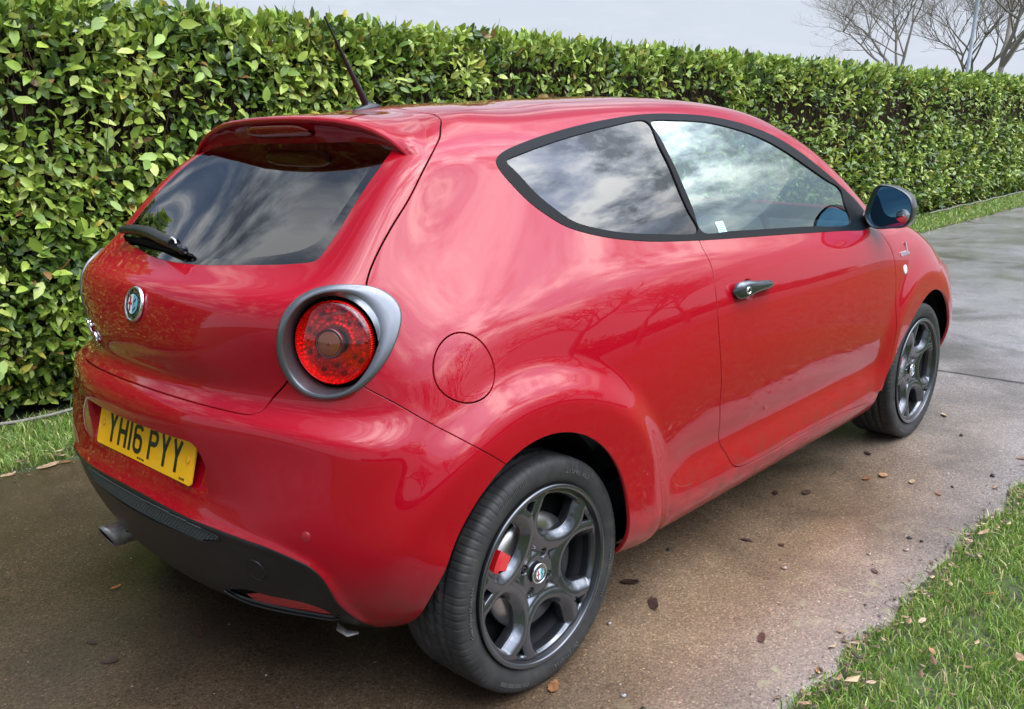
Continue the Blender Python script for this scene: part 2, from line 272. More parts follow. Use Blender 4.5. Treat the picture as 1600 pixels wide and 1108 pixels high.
# ------------------------------------------------------------ body panels cut from the surface
def smooth_line(uv, closed, passes=3, step=.008, fixends=True):
    c = catmull(uv, 6, closed); P = S_(c[:, 0], c[:, 1])
    if closed: c = np.vstack([c, c[:1]]); P = np.vstack([P, P[:1]])
    s = np.r_[0, np.cumsum(np.linalg.norm(np.diff(P, axis=0), axis=1))]
    n = max(8, int(s[-1]/step)); t = np.linspace(0, s[-1], n+1)
    c = np.stack([np.interp(t, s, c[:, 0]), np.interp(t, s, c[:, 1])], -1)
    if closed: c = c[:-1]
    for _ in range(passes):
        if closed: c = (np.roll(c, 1, 0)+2*c+np.roll(c, -1, 0))/4
        else: c[1:-1] = (c[:-2]+2*c[1:-1]+c[2:])/4
    return c
def inpoly(pt, poly):
    x, y = pt[:, 0], pt[:, 1]; r = np.zeros(len(pt), bool); a = poly; b = np.roll(poly, -1, 0)
    for (x0, y0), (x1, y1) in zip(a, b):
        if y0 == y1: continue
        c = ((y0 > y) != (y1 > y)) & (x < (x1-x0)*(y-y0)/(y1-y0)+x0); r ^= c
    return r
def pdist(P, line, closed):
    a = line if closed else line[:-1]; b = np.roll(line, -1, 0) if closed else line[1:]
    d = np.full(len(P), .2); lo, hi = line.min(0)-.06, line.max(0)+.06
    m = np.where(((P > lo) & (P < hi)).all(1))[0]; Q = P[m]; dd = np.full(len(m), 1e9)
    for p, q in zip(a, b):
        e = q-p; l = e@e+1e-12; t = np.clip((Q-p)@e/l, 0, 1); w_ = Q-p-t[:, None]*e; dd = np.minimum(dd, (w_*w_).sum(1))
    d[m] = np.sqrt(dd); return d
class Patch:
    def __init__(s, uv, tri, P=None):
        u, inv = np.unique(tri, return_inverse=True)
        s.uv = uv[u]; s.tri = inv.reshape(-1, 3); s.P = S_(s.uv[:, 0], s.uv[:, 1]) if P is None else P[u]
    def split(s, phi, level):
        t = s.tri; s_ = phi-level; s_ = np.where(np.abs(s_) < 1e-7, 1e-7, s_); pos = s_ > 0
        k = pos[t].sum(1); low = [t[k == 0]]; high = [t[k == 3]]; mixt = t[(k > 0) & (k < 3)]; km = k[(k > 0) & (k < 3)]
        if len(mixt) == 0: return Patch(s.uv, low[0], s.P), Patch(s.uv, high[0], s.P), phi, phi
        # rotate so that the odd vertex comes first
        odd = np.where(km[:, None] == 1, pos[mixt], ~pos[mixt]); r = odd.argmax(1); i = np.arange(len(mixt))
        a, b, c = mixt[i, r], mixt[i, (r+1) % 3], mixt[i, (r+2) % 3]
        e = np.vstack([np.stack([a, b], 1), np.stack([a, c], 1)]); es = np.sort(e, 1)
        ue, inv = np.unique(es, axis=0, return_inverse=True); inv = inv.ravel()
        tt = s_[ue[:, 0]]/(s_[ue[:, 0]]-s_[ue[:, 1]])
        nuv = s.uv[ue[:, 0]]+(s.uv[ue[:, 1]]-s.uv[ue[:, 0]])*tt[:, None]
        n0 = len(s.uv); uv = np.vstack([s.uv, nuv]); ph = np.r_[phi, np.full(len(nuv), level)]
        P = np.vstack([s.P, S_(nuv[:, 0], nuv[:, 1])])
        ab, ac = n0+inv[:len(a)], n0+inv[len(a):]
        t1 = np.stack([a, ab, ac], 1); t2 = np.vstack([np.stack([ab, b, c], 1), np.stack([ab, c, ac], 1)]); o1 = km == 1; o2 = np.r_[o1, o1]
        high += [t1[o1], t2[~o2]]; low += [t1[~o1], t2[o2]]
        lo, hi = np.vstack(low), np.vstack(high)
        return Patch(uv, lo, P), Patch(uv, hi, P), ph[np.unique(lo)], ph[np.unique(hi)]
    def cut(s, phi, gap=.0029):
        """inside = phi<0; returns inside patch, outside patch with a gap between"""
        ins, rest, _, pr = s.split(phi, -gap)
        if gap == 0: return ins, rest
        _, out, _, _ = rest.split(pr, gap); return ins, out
def sdf(pt, line, closed=True, poly=None):
    d = pdist(pt.P, S_(line[:, 0], line[:, 1]), closed)
    return np.where(inpoly(pt.uv, line if poly is None else poly), -d, d)
def sdf2(P, poly):      # side view polygon in x,z
    q = P[:, [0, 2]]; a, b = poly, np.roll(poly, -1, 0); dd = np.full(len(P), 1e9)
    for p0, p1 in zip(a, b):
        e = p1-p0; t = np.clip((q-p0)@e/(e@e+1e-12), 0, 1); w_ = q-p0-t[:, None]*e; dd = np.minimum(dd, (w_*w_).sum(1))
    d = np.sqrt(dd); r = np.where(inpoly(q, poly), -d, d); return np.where(P[:, 1] < -.45, r, np.abs(r)+.05)
def normals_uv(uv):
    h = 2e-3; u, v = uv[:, 0], uv[:, 1]
    u0, u1 = np.clip(u-h, 0, NU), np.clip(u+h, 0, NU); v0, v1 = np.clip(v-h, 0, NV-1e-4), np.clip(v+h, 0, NV-1e-4)
    n = np.cross(S_(u1, v)-S_(u0, v), S_(u, v1)-S_(u, v0)); l = np.linalg.norm(n, axis=1); bad = l < 1e-12
    n = n/np.maximum(l, 1e-12)[:, None]; n[bad] = (0, 0, 1)
    m = (u < 1e-6) | (u > NU-1e-6); n[m, 1] = 0; n /= np.linalg.norm(n, axis=1)[:, None]
    return n
OUT = -1.
def build(pt, name, m, parent, sides='RL', off=0., flange=.012, rnd_=.0009, join=False, even=None):
    uv, t = pt.uv, pt.tri; n = normals_uv(uv)*OUT; P = pt.P+n*off
    if even is not None:      # glass: one smooth pane, its curvature fitted as a low order surface
        a, b = (P[:, 0]-P[:, 0].mean(), P[:, 2]-P[:, 2].mean()) if even == 'side' else (P[:, 1]**2, P[:, 2]-P[:, 2].mean())
        A = np.stack([a*0+1, a, b, a*a, a*b, b*b] if even == 'side' else [a*0+1, a, b, a*b, b*b, a*a], 1); q = P[:, 1] if even == 'side' else P[:, 0]
        k = np.linalg.lstsq(A, q, rcond=None)[0]
        if even == 'side': da = k[1]+2*k[3]*a+k[4]*b; db = k[2]+k[4]*a+2*k[5]*b; n = np.stack([da, -np.ones(len(a)), db], 1)
        else: yy_ = P[:, 1]; dy_ = 2*yy_*(k[1]+k[3]*b+2*k[5]*a); dz_ = k[2]+k[3]*a+2*k[4]*b; n = np.stack([-np.ones(len(a)), dy_, dz_], 1)
        n /= np.linalg.norm(n, axis=1)[:, None]
    # boundary
    E = np.vstack([t[:, [0, 1]], t[:, [1, 2]], t[:, [2, 0]]]); opp = np.r_[t[:, 2], t[:, 0], t[:, 1]]
    es = np.sort(E, 1); _, idx, cnt = np.unique(es, axis=0, return_index=True, return_counts=True)
    bi = idx[cnt == 1]; E = E[bi]; opp = opp[bi]
    def onsym(i): return (uv[i, 0] < 1e-5) | (uv[i, 0] > NU-1e-5) | (uv[i, 1] > NV-1e-3)
    k = ~(onsym(E[:, 0]) & onsym(E[:, 1])); E = E[k]; opp = opp[k]
    V = [P]; Nn = [n]; F = [t]
    if flange and len(E):
        d = P[E[:, 1]]-P[E[:, 0]]; nn = (n[E[:, 0]]+n[E[:, 1]])/2; o = np.cross(d, nn); o /= np.linalg.norm(o, axis=1)[:, None]+1e-12
        mid = (P[E[:, 0]]+P[E[:, 1]])/2; sgn = np.sign(((mid-P[opp])*o).sum(1)); o *= sgn[:, None]
        ln = np.linalg.norm(d, axis=1)[:, None]
        bv, inv = np.unique(E, return_inverse=True); inv = inv.reshape(-1, 2)
        acc = np.zeros((len(bv), 3)); np.add.at(acc, inv[:, 0], o*ln); np.add.at(acc, inv[:, 1], o*ln)
        sy = onsym(bv); acc[sy, 1] = 0
        acc /= np.linalg.norm(acc, axis=1)[:, None]+1e-12
        n0 = len(P); k = len(bv); B = P[bv]; nb = n[bv]
        V += [B+acc*rnd_-nb*rnd_, B+acc*rnd_-nb*flange]; q = nb+acc; q /= np.linalg.norm(q, axis=1)[:, None]+1e-12; Nn += [q, acc]
        A0, A1 = E[:, 0], E[:, 1]; R0, R1 = n0+inv[:, 0], n0+inv[:, 1]; T0, T1 = R0+k, R1+k
        # the order follows the triangle edge direction so that the flange faces out
        F += [np.stack([A1, A0, R0], 1), np.stack([A1, R0, R1], 1), np.stack([R1, R0, T0], 1), np.stack([R1, T0, T1], 1)]
    V = np.vstack(V); Nn = np.vstack(Nn); F = np.vstack(F)
    a, b, c = V[F[:len(t), 0]], V[F[:len(t), 1]], V[F[:len(t), 2]]
    if (np.cross(b-a, c-a)*Nn[F[:len(t), 0]]).sum() < 0: F = F[:, ::-1]
    mir = np.array([1, -1, 1.]); res = []
    if join:
        # weld both halves along y = 0
        V2 = V*mir; N2 = Nn*mir; F2 = F[:, ::-1]; w_ = np.abs(V[:, 1]) < 1e-6; mp = np.arange(len(V))+len(V); mp[w_] = np.where(w_)[0]
        VV = np.vstack([V, V2]); NN = np.vstack([Nn, N2]); FF = np.vstack([F, mp[F2]])
        us, inv = np.unique(FF, return_inverse=True)
        return mesh_obj(name, VV[us], inv.reshape(-1, 3), m, parent, normals=NN[us])
    for s in sides:
        if s == 'R': res.append(mesh_obj(name, V, F, m, parent, normals=Nn))
        else: res.append(mesh_obj(name, V*mir, np.ascontiguousarray(F[:, ::-1]), m, parent, normals=Nn*mir))
    return res
def dens(n, seg):
    out = []; 
    for a, b, k in seg: out.append(np.linspace(a, b, int((b-a)*k)+1)[:-1])
    return np.r_[np.concatenate(out), n]
gu = dens(NU, [(0, .9, 26), (.9, 1.5, 90), (1.5, 4.8, 44), (4.8, 7.0, 36), (7.0, 8., 72), (8., 12, 30), (12, 15, 16)])
gv = dens(NV-1e-6, [(0, 2.6, 14), (2.6, 4, 36), (4, 6.2, 34), (6.2, 8, 18), (8, 9.4, 24), (9.4, 16, 14)])
UU, VV_ = np.meshgrid(gu, gv, indexing='ij'); a_, b_ = UU.shape
ii = (np.arange(a_-1)[:, None]*b_+np.arange(b_-1)[None]).ravel()
tri0 = np.vstack([np.stack([ii, ii+b_, ii+b_+1], 1), np.stack([ii, ii+b_+1, ii+1], 1)])
body = Patch(np.stack([UU.ravel(), VV_.ravel()], 1), tri0)
_c = S_(np.array([7.5]), np.array([6.])); _n = normals_uv(np.array([[7.5, 6.]])); OUT = 1. if _n[0, 1] < 0 else -1.

M_paint = mat('red paint', (.32, .0002, .009), .42, 0, 1., .05, Coat_Roughness=.012, Coat_IOR=1.46)
t, NN_, LL_, B_ = nodes(M_paint)
_nz = noise(t, coord(t), 9, 5, .6); _rr = ramp(t, _nz, [(.35, (.002,)*3), (.80, (.014,)*3)]); LL_(_rr, B_.inputs['Coat Roughness'])
_or = noise(t, coord(t), 260, 2, .5); _bp = NN_('ShaderNodeBump'); _bp.inputs['Strength'].default_value = .004; _bp.inputs['Distance'].default_value = .002
_sz = NN_('ShaderNodeSeparateXYZ'); LL_(coord(t), _sz.inputs[0]); _mr = NN_('ShaderNodeMapRange'); _mr.inputs[1].default_value = .44; _mr.inputs[2].default_value = .22; LL_(_sz.outputs[2], _mr.inputs[0])
_dn = ramp(t, noise(t, coord(t), 22, 7, .68, .6), [(.42, (.08,)*3), (.66, (.85,)*3)]); _dm = NN_('ShaderNodeMath'); _dm.operation = 'MULTIPLY'; LL_(_mr.outputs[0], _dm.inputs[0]); LL_(_dn, _dm.inputs[1])
LL_(mixc(t, _dm.outputs[0], (.32, .0002, .009), (.085, .050, .032)), B_.inputs['Base Color']); _dc = NN_('ShaderNodeMath'); _dc.operation = 'SUBTRACT'; _dc.inputs[0].default_value = 1; LL_(_dm.outputs[0], _dc.inputs[1]); LL_(_dc.outputs[0], B_.inputs['Coat Weight'])
LL_(_or, _bp.inputs['Height']); LL_(_bp.outputs[0], B_.inputs['Coat Normal'])
M_black = mat('satin black plastic', (.009, .009, .010), .33)
t, NN_, LL_, B_ = nodes(M_black); bump(t, B_, noise(t, coord(t), 900, 2), .15, .001)
_d = noise(t, coord(t), 14, 6, .65); LL_(ramp(t, _d, [(.45, (.007, .0075, .009)), (.8, (.014, .014, .014))]), B_.inputs['Base Color'])
M_trim = mat('black window trim', (.004, .0042, .0045), .40, 0, 0, .10)
M_liner = mat('black liner', (.006, .006, .006), .9, spec=.1)
M_chrome = mat('chrome', (.72, .73, .75), .12, 1)
M_satin = mat('satin grey metal', (.30, .315, .34), .26, .85)
def glassmat(name, tint, ior=1.5, rough=.0, boost=1., gc=(1, 1, 1)):
    m = bpy.data.materials.new(name); m.use_nodes = True; t = m.node_tree; t.nodes.clear(); N, L = t.nodes.new, t.links.new
    tr = N('ShaderNodeBsdfTransparent'); tr.inputs[0].default_value = (*tint, 1)
    gl = N('ShaderNodeBsdfGlossy'); gl.inputs['Roughness'].default_value = rough; gl.inputs[0].default_value = (*gc, 1)
    fr = N('ShaderNodeFresnel'); fr.inputs[0].default_value = ior
    mu = N('ShaderNodeMath'); mu.operation = 'MULTIPLY'; mu.inputs[1].default_value = boost; mu.use_clamp = True; L(fr.outputs[0], mu.inputs[0])
    ge = N('ShaderNodeNewGeometry'); iv = N('ShaderNodeMath'); iv.operation = 'SUBTRACT'; iv.inputs[0].default_value = 1; L(ge.outputs['Backfacing'], iv.inputs[1])
    mb_ = N('ShaderNodeMath'); mb_.operation = 'MULTIPLY'; L(mu.outputs[0], mb_.inputs[0]); L(iv.outputs[0], mb_.inputs[1])
    mi = N('ShaderNodeMixShader'); L(mb_.outputs[0], mi.inputs[0]); L(tr.outputs[0], mi.inputs[1]); L(gl.outputs[0], mi.inputs[2])
    o = N('ShaderNodeOutputMaterial'); L(mi.outputs[0], o.inputs[0]); return m
M_gdark = glassmat('tinted rear glass', (.07, .085, .085), 1.9, .0, 1.15)
M_gquart = glassmat('tinted quarter glass', (.14, .14, .145), 1.9, .0, .75)
M_gside = glassmat('pale green side glass', (.42, .54, .51), 1.9, .0, 1.6, (.86, 1., .97))
M_gwind = glassmat('windscreen glass', (.60, .68, .66), 1.6)

car = top(empty('hatchback_car'), 'glossy red three-door hatchback with a yellow number plate, parked on the wet drive', 'car')

arch_r = np.array([(-.012+.325*math.cos(a), .305+.378*math.sin(a)) for a in np.linspace(0, math.pi, 60)]+[(-.345, .25), (-.355, .1), (.325, .1)])
_f = catmull([(2.08, .28), (2.12, .36), (2.165, .42), (2.212, .484), (2.265, .53), (2.325, .575), (2.425, .632), (2.53, .662), (2.628, .657), (2.74, .61), (2.839, .51), (2.885, .42), (2.90, .30)], 5)
arch_f = np.vstack([[(2.05, .1), (2.06, .18)], _f, [(2.90, .1)]])
_, rest = body.cut(sdf2(body.P, arch_r), 0); _, rest = rest.cut(sdf2(rest.P, arch_f), 0)
c_dlo = smooth_line(CV['dlo'], True, 4); dlo, rest = rest.cut(sdf(rest, c_dlo), 0)
c_q = smooth_line(CV['quarter_glass'], True, 2); c_d = smooth_line(CV['door_glass'], True, 2)
qg, trim = dlo.cut(sdf(dlo, c_q), 0); dg, trim = trim.cut(sdf(trim, c_d), 0)
build(qg, 'quarter_window', M_gquart, car, off=-.003, flange=.003, even='side'); build(dg, 'door_window', M_gside, car, off=-.003, flange=.003, even='side')
build(trim, 'window_trim', M_trim, car, off=.0015, flange=.008)
c_lamp = smooth_line(CV['lamp_outer'], True, 6); _, rest = rest.cut(sdf(rest, c_lamp), .0)
rest0 = rest; c_fuel = smooth_line(CV['fuel'], True, 8)
fuel, restf = rest.cut(sdf(rest, c_fuel), .0027); rest = restf
cg = smooth_line([(-.4, 14.85), (.2, 14.85)]+CV['gutter'][:6]+CV['gutter'][7:], False, 5); ct = smooth_line(CV['tg_bottom']+[(.2, 6.341), (-.4, 6.341)], False, 4)
line = np.vstack([cg, [(3.1, 9.8), (2.6, 8.8), (2.1, 8.2)], ct]); poly = np.vstack([line, [(-1, 6.341), (-1, 14.85)]])
tg, rest = rest.cut(sdf(rest, line, False, poly), .0030)
g = CV['rear_glass']; cr = smooth_line([(-.4, 10.90), (.45, 10.92)]+g[:10]+[(1.6, 13.27)]+g[10:]+[(-.4, 13.5)], False, 3); poly = np.vstack([cr, [(-1, 13.5), (-1, 10.9)]])
rg, tg = tg.cut(sdf(tg, cr, False, poly), .0012)
cf_ = smooth_line([(-.4, 11.02), (.45, 11.06), (1.4, 11.20), (1.88, 11.42), (1.97, 11.9), (1.97, 12.4), (1.90, 12.75), (1.5, 12.98), (.9, 13.1), (-.4, 13.14)], False, 3)
rgi, frit = rg.cut(sdf(rg, cf_, False, np.vstack([cf_, [(-1, 13.14), (-1, 11.02)]])), 0)
build(rgi, 'rear_window', M_gdark, car, off=-.001, flange=0, join=True, even='rear'); build(frit, 'window_border', glassmat('black glass border', (.001, .001, .001), 1.9, .0, 1.15), car, off=-.001, flange=.003, join=True, even='rear')
build(tg, 'tailgate', M_paint, car, join=True); poly_rg = poly
cs = smooth_line(CV['seam']+[(4.62, 4.7)], False, 4); line = np.vstack([[(2.4, 8.6), (2.9, 8.25)], cs, [(4.75, 3.), (4.75, -1)]])
bump_, rest = rest.cut(sdf(rest, line, False, np.vstack([line, [(-1, -1), (-1, 9), (2.4, 9)]])), .0020)
cd = smooth_line([(-.4, 3.27)]+CV['diff_top']+[(2.95, .3), (3.0, -.6)], False, 4)
diff, bump_ = bump_.cut(sdf(bump_, cd, False, np.vstack([cd, [(-1, -.6), (-1, 3.27)]])), .0012)
cm = smooth_line([(-.4, 3.17), (.5, 3.13), (1.0, 3.07), (1.26, 3.05), (1.37, 2.98), (1.34, 2.84), (1.17, 2.73), (.986, 2.66), (.3, 2.62), (-.4, 2.62)], False, 2)
msh, diff = diff.cut(sdf(diff, cm, False, np.vstack([cm, [(-1, 2.62), (-1, 3.17)]])), 0)
csl = smooth_line([(.952, 1.313), (1.186, 1.55), (1.438, 1.72), (1.732, 1.72), (2.13, 1.76), (2.38, 1.65), (2.50, 1.36), (2.42, 1.05), (1.925, .98), (1.793, 1.0), (1.446, 1.08), (1.088, 1.15)], True, 2)
slot, diff = diff.cut(sdf(diff, csl), 0)
build(bump_, 'rear_bumper', M_paint, car, join=True); build(diff, 'lower_valance', M_black, car, join=True, flange=.008)
build(slot, 'lamp_recess', M_liner, car, off=-.035, flange=0)
build(msh, 'grille_backing', M_liner, car, off=-.012, flange=0, join=True)
c_door = smooth_line(CV['door'], False, 3); line = np.vstack([[(7.2, 11.6)], c_door, [(10.1, 11.0), (9.9, 11.6)]])
door, rest = rest.cut(sdf(rest, line, False, line), .0029); build(door, 'door', M_paint, car)
line = np.array([(9.72, -1), (9.76, 1.85), (10.05, 3.), (10.12, 9.), (10.10, 10.2), (10.3, 11.1), (10.9, 11.25), (16, 11.3)])
fen, rest = rest.cut(sdf(rest, line, False, np.vstack([line, [(16, -1)]])), .002)
line = smooth_line([(11.05, 11.4), (11.1, 10.3), (11.5, 9.9), (12.5, 9.1), (13.3, 8.3), (14.2, 7.7), (15.4, 7.5)], False, 2)
hood, fen = fen.cut(sdf(fen, line, False, np.vstack([line, [(16, 7.5), (16, 12), (11, 12)]])), .0022)
line = smooth_line([(11.62, 4.6), (11.9, 4.75), (12.2, 5.3), (12.7, 6.4), (13.6, 7.2), (15.4, 7.4)], False, 2)
fb, fen = fen.cut(sdf(fen, line, False, np.vstack([[(11.8, -1)], line, [(16, 7.5), (16, -1)]])), .0018)
build(hood, 'bonnet', M_paint, car, join=True); build(fb, 'front_bumper', M_paint, car, join=True); build(fen, 'front_wing', M_paint, car)
line = smooth_line([(15.4, 11.5), (12, 11.5), (11.4, 11.6), (11.25, 12.2), (11.5, 13.6), (11.9, 14.8), (12.3, 15.25), (15.4, 15.35)], False, 2)
ws, rest = rest.cut(sdf(rest, line, False, np.vstack([line, [(16, 15.35), (16, 11.5)]])), .001)
poly_ws = np.vstack([line, [(16, 15.35), (16, 11.5)]]); build(ws, 'windscreen', M_gwind, car, join=True, flange=.003)
STRIP = [(1.95, 14.40), (2.4, 14.75), (3.2, 15.0), (4.5, 15.1), (7, 15.15), (9.5, 15.15), (12.1, 15.28)]
line = np.vstack([[(.5, 14.9), (1.3, 14.5)], smooth_line(STRIP, False, 2), [(13, 15.3), (15.5, 15.4)]])
roof, rest = rest.cut(sdf(rest, line, False, np.vstack([line, [(16, 15.5), (16, 17), (-1, 17), (-1, 14.9)]])), .006)
build(roof, 'roof', M_paint, car, join=True)
strip_l = smooth_line(STRIP, False, 2)
for sg in (1, -1):
    P = S_(strip_l[:, 0], strip_l[:, 1]); n = normals_uv(strip_l)*OUT; tn = np.gradient(P, axis=0); sdv = np.cross(n, tn); sdv /= np.linalg.norm(sdv, axis=1)[:, None]
    G = np.array([P+sdv*a-n*b for a, b in ((-.0058, .006), (-.0045, .001), (0, .0002), (.0045, .001), (.0058, .006))]); G[..., 1] *= sg
    MB().grid(G if sg > 0 else G[::-1]).obj('roof_strip', M_black, car)
for o in build(rest, 'side_panel', M_paint, car): pass
for o in build(fuel, 'fuel_flap', M_paint, car): pass
# dark headlining inside the cabin
hd, _ = rest.cut(11.3-rest.uv[:, 1], 0) if False else (None, None)
k = rest.uv[:, 1][rest.tri].min(1) > 11.2
cen = rest0.uv[rest0.tri].mean(1); k = ~(inpoly(cen, poly_rg) | inpoly(cen, poly_ws))
build(Patch(rest0.uv, rest0.tri[k], rest0.P), 'inner_shell', M_liner, car, off=-.0125, flange=0, join=True)
build(roof, 'headlining', mat('grey headlining', (.25, .24, .23), .9), car, off=-.026, flange=0, join=True)
k = door.uv[:, 1][door.tri].min(1) > 5
build(Patch(door.uv, door.tri[k], door.P), 'door_card', M_liner, car, off=-.02, flange=0)
# ------------------------------------------------------------ car details
def frame(u, v, side=1):
    a = np.array([[u, v]]); P = S_(a[:, 0], a[:, 1])[0]; n = normals_uv(a)[0]*OUT
    up = np.array([0, 0, 1.]); r = np.cross(up, n); r /= np.linalg.norm(r); up = np.cross(n, r)
    if side < 0:
        m = np.array([1, -1, 1.]); P, n, r, up = P*m, n*m, -r*m, up*m
    return P, n, r, up
def surfpts(uv, off=0., side=1):
    uv = np.asarray(uv, float); P = S_(uv[:, 0], uv[:, 1])+normals_uv(uv)*OUT*off
    return P*np.array([1, side, 1.])
def text_geo(s, size, extr=.0004, align='CENTER', bevel=0):
    c = bpy.data.curves.new('t', 'FONT'); c.body = s; c.size = size; c.extrude = extr; c.bevel_depth = bevel; c.align_x = align; c.align_y = 'CENTER'; c.resolution_u = 3
    o = bpy.data.objects.new('t', c); SC.collection.objects.link(o); bpy.context.view_layer.update()
    me = o.evaluated_get(bpy.context.evaluated_depsgraph_get()).to_mesh()
    v = np.array([tuple(q.co) for q in me.vertices]); f = [tuple(p.vertices) for p in me.polygons]
    bpy.data.objects.remove(o); bpy.data.curves.remove(c); return v, f
def place(v, P, r, up, n): v = np.asarray(v, float); return P+v[:, :1]*r+v[:, 1:2]*up+v[:, 2:3]*n
def disc(mb, P, r, up, n, rad, h0, h1=None, k=40, dome=0):
    rings = [(rad, h0)] if h1 is None else [(rad, h0), (rad, h1)]
    top_ = rings[-1][1]
    for q in (.97, .8, .55, .3, .05): rings.append((rad*q, top_+dome*(1-q*q)))
    G = np.array([[P+n*h+(r*math.cos(a)+up*math.sin(a))*q for a in np.linspace(0, 2*math.pi, k, endpoint=False)] for q, h in rings])
    n0 = len(mb.v); mb.grid(G, cv=True); mb.f.append(tuple(n0+(len(rings)-1)*k+i for i in range(k))); return mb
def ring(mb, P, r, up, n, prof, k=48):
    return mb.grid(np.array([[P+n*h+(r*math.cos(a)+up*math.sin(a))*q for a in np.linspace(0, 2*math.pi, k, endpoint=False)] for q, h in prof]), cv=True)
def mirror_copy(o, parent):
    me = o.data.copy(); 
    co = np.empty(len(me.vertices)*3, np.float32); me.vertices.foreach_get('co', co); co = co.reshape(-1, 3); co[:, 1] *= -1; me.vertices.foreach_set('co', co.ravel()); me.flip_normals()
    c = bpy.data.objects.new(o.name.split('.')[0], me)
    if 'kind' in o: c['kind'] = o['kind']
    return link(c, parent)
# --- spoiler
Y_ = [0, .1, .2, .275, .347, .402, .452, .492, .512, .522]; X_ = [-.156, -.153, -.145, -.132, -.118, -.111, -.105, -.101, -.098, -.090]; Z_ = [1.435, 1.434, 1.430, 1.424, 1.412, 1.397, 1.376, 1.351, 1.334, 1.322]
U_ = [0, .37, .75, 1.05, 1.4, 1.72, 2.1, 2.6, 2.95, 3.08]; VR = [14.75, 14.75, 14.7, 14.65, 14.55, 14.4, 14.15, 13.75, 13.3, 12.9]; VBt = [13.3, 13.3, 13.3, 13.3, 13.25, 13.2, 13.1, 13.0, 12.88, 12.78]
G = []; UND = []
for y in np.linspace(-.522, .522, 85):
    a = abs(y); te = np.array([np.interp(a, Y_, X_), -a, np.interp(a, Y_, Z_)]); u = np.interp(a, Y_, U_)
    uvR, uvB = np.array([[u, np.interp(a, Y_, VR)]]), np.array([[u, np.interp(a, Y_, VBt)]])
    Rp = S_(uvR[:, 0], uvR[:, 1])[0]; nR = (normals_uv(uvR)*OUT)[0]; Rp = Rp-nR*.001
    T = (S_(uvR[:, 0], uvR[:, 1]-.2)-S_(uvR[:, 0], uvR[:, 1]))[0]; T /= np.linalg.norm(T); Bp = surfpts(uvB, -.002)[0]
    ln = np.linalg.norm(te-Rp); c1 = Rp+T*ln*.4; c2 = te+(np.array([1, 0, .16])*(1-sst(.42, .52, a))+np.array([.35, -.25, .8])*sst(.42, .52, a))*ln*.32
    L_ = [((1-q)**3*Rp+3*(1-q)**2*q*c1+3*(1-q)*q*q*c2+q**3*te) for q in np.linspace(0, 1, 14)]
    th = .013*(1-.3*sst(.45, .52, a))
    L_ += [te+np.array([-.003, 0, -.003]), te+np.array([-.004, 0, -.007]), te+np.array([-.001, 0, -th]), te+np.array([.006, 0, -th-.001])]
    u0 = L_[-1]; L_ += [u0+(Bp-u0)*q+np.array([0, 0, .006])*math.sin(math.pi*q) for q in (.25, .5, .75, 1)]
    L_ = np.array(L_); L_[:, 1] *= (-1 if y > 0 else 1); G.append(L_); UND.append((y, L_[-5].copy(), L_[-1].copy()))
sp = MB().grid(np.array(G)).obj('roof_spoiler', M_paint, car)
# high brake light under the spoiler
M_redlens = mat('dark red lens', (.30, .004, .008), .10, 0, 1.)
G = []
for y in np.linspace(-.15, .15, 25):
    k_ = int(np.argmin([abs(q[0]-y) for q in UND])); d0 = np.array([-.0028, 0, -.0022]); hi = UND[k_][1]*.88+UND[k_][2]*.12+d0+[0, 0, .0015]; lo = UND[k_][1]*.30+UND[k_][2]*.70+d0; e_ = (1-(abs(y)/.15)**8)
    mid = (lo+hi)/2; row = [mid+(q-mid)*(.25+.75*e_)+w_ for q, w_ in ((lo, np.array([.01, 0, 0])), (lo, np.array([-.002, 0, 0])), (mid*.5+lo*.5, np.array([-.006, 0, 0])), (mid, np.array([-.008, 0, 0])), (mid*.5+hi*.5, np.array([-.007, 0, 0])), (hi, np.array([-.003, 0, 0])), (hi, np.array([.01, 0, 0])))]
    row = np.array(row); row[:, 1] = y; G.append(row)
MB().grid(np.array(G)).obj('high_brake_light', M_redlens, car)
# --- tail lamps
lo_ = smooth_line(CV['lamp_outer'], True, 6); li_ = smooth_line(CV['lamp_in'], True, 5)
nL = np.array([-math.cos(R(27))*math.cos(R(6)), -math.sin(R(27))*math.cos(R(6)), math.sin(R(6))]); rL = np.cross([0, 0, 1], nL); rL /= np.linalg.norm(rL); uL = np.cross(nL, rL)
Pin = S_(li_[:, 0], li_[:, 1]); cin = Pin.mean(0)
def byang(P, n=96):
    d = P-cin; a = np.arctan2(d@uL, d@rL); o = np.argsort(a); a, P = a[o], P[o]; a = np.r_[a-2*math.pi, a, a+2*math.pi]; P = np.vstack([P, P, P]); t_ = np.linspace(-math.pi, math.pi, n, endpoint=False)
    return np.stack([np.interp(t_, a, P[:, k]) for k in range(3)], -1), t_
nO = normals_uv(lo_)*OUT; Po = S_(lo_[:, 0], lo_[:, 1]); O0, th = byang(Po-nO*.012); O1, _ = byang(Po+nO*.0035)
nI = normals_uv(li_)*OUT; I1, _ = byang(Pin+nI*.0045)
ch = cin-nL*.012
def circ_(c, rad): return np.array([c+(rL*math.cos(a)+uL*math.sin(a))*rad for a in th])
vdir = np.array([.42, .86, -.2]); 
ch = cin-nL*.020; H = circ_(ch, .1015)
S1 = O1+(I1-O1)*.06+nL*.002; S2 = O1+(I1-O1)*.5+nL*.004; S3 = O1+(I1-O1)*.93+nL*.002; F1 = I1+(H-I1)*.15-nL*.001; F2 = I1+(H-I1)*.6
M_bez = mat('satin grey lamp surround', (.14, .147, .158), .36, .7, .3)
t, NN_, LL_, B_ = nodes(M_bez); LL_(ramp(t, noise(t, coord(t), 60, 4), [(.3, (.27,)*3), (.8, (.38,)*3)]), B_.inputs['Roughness'])
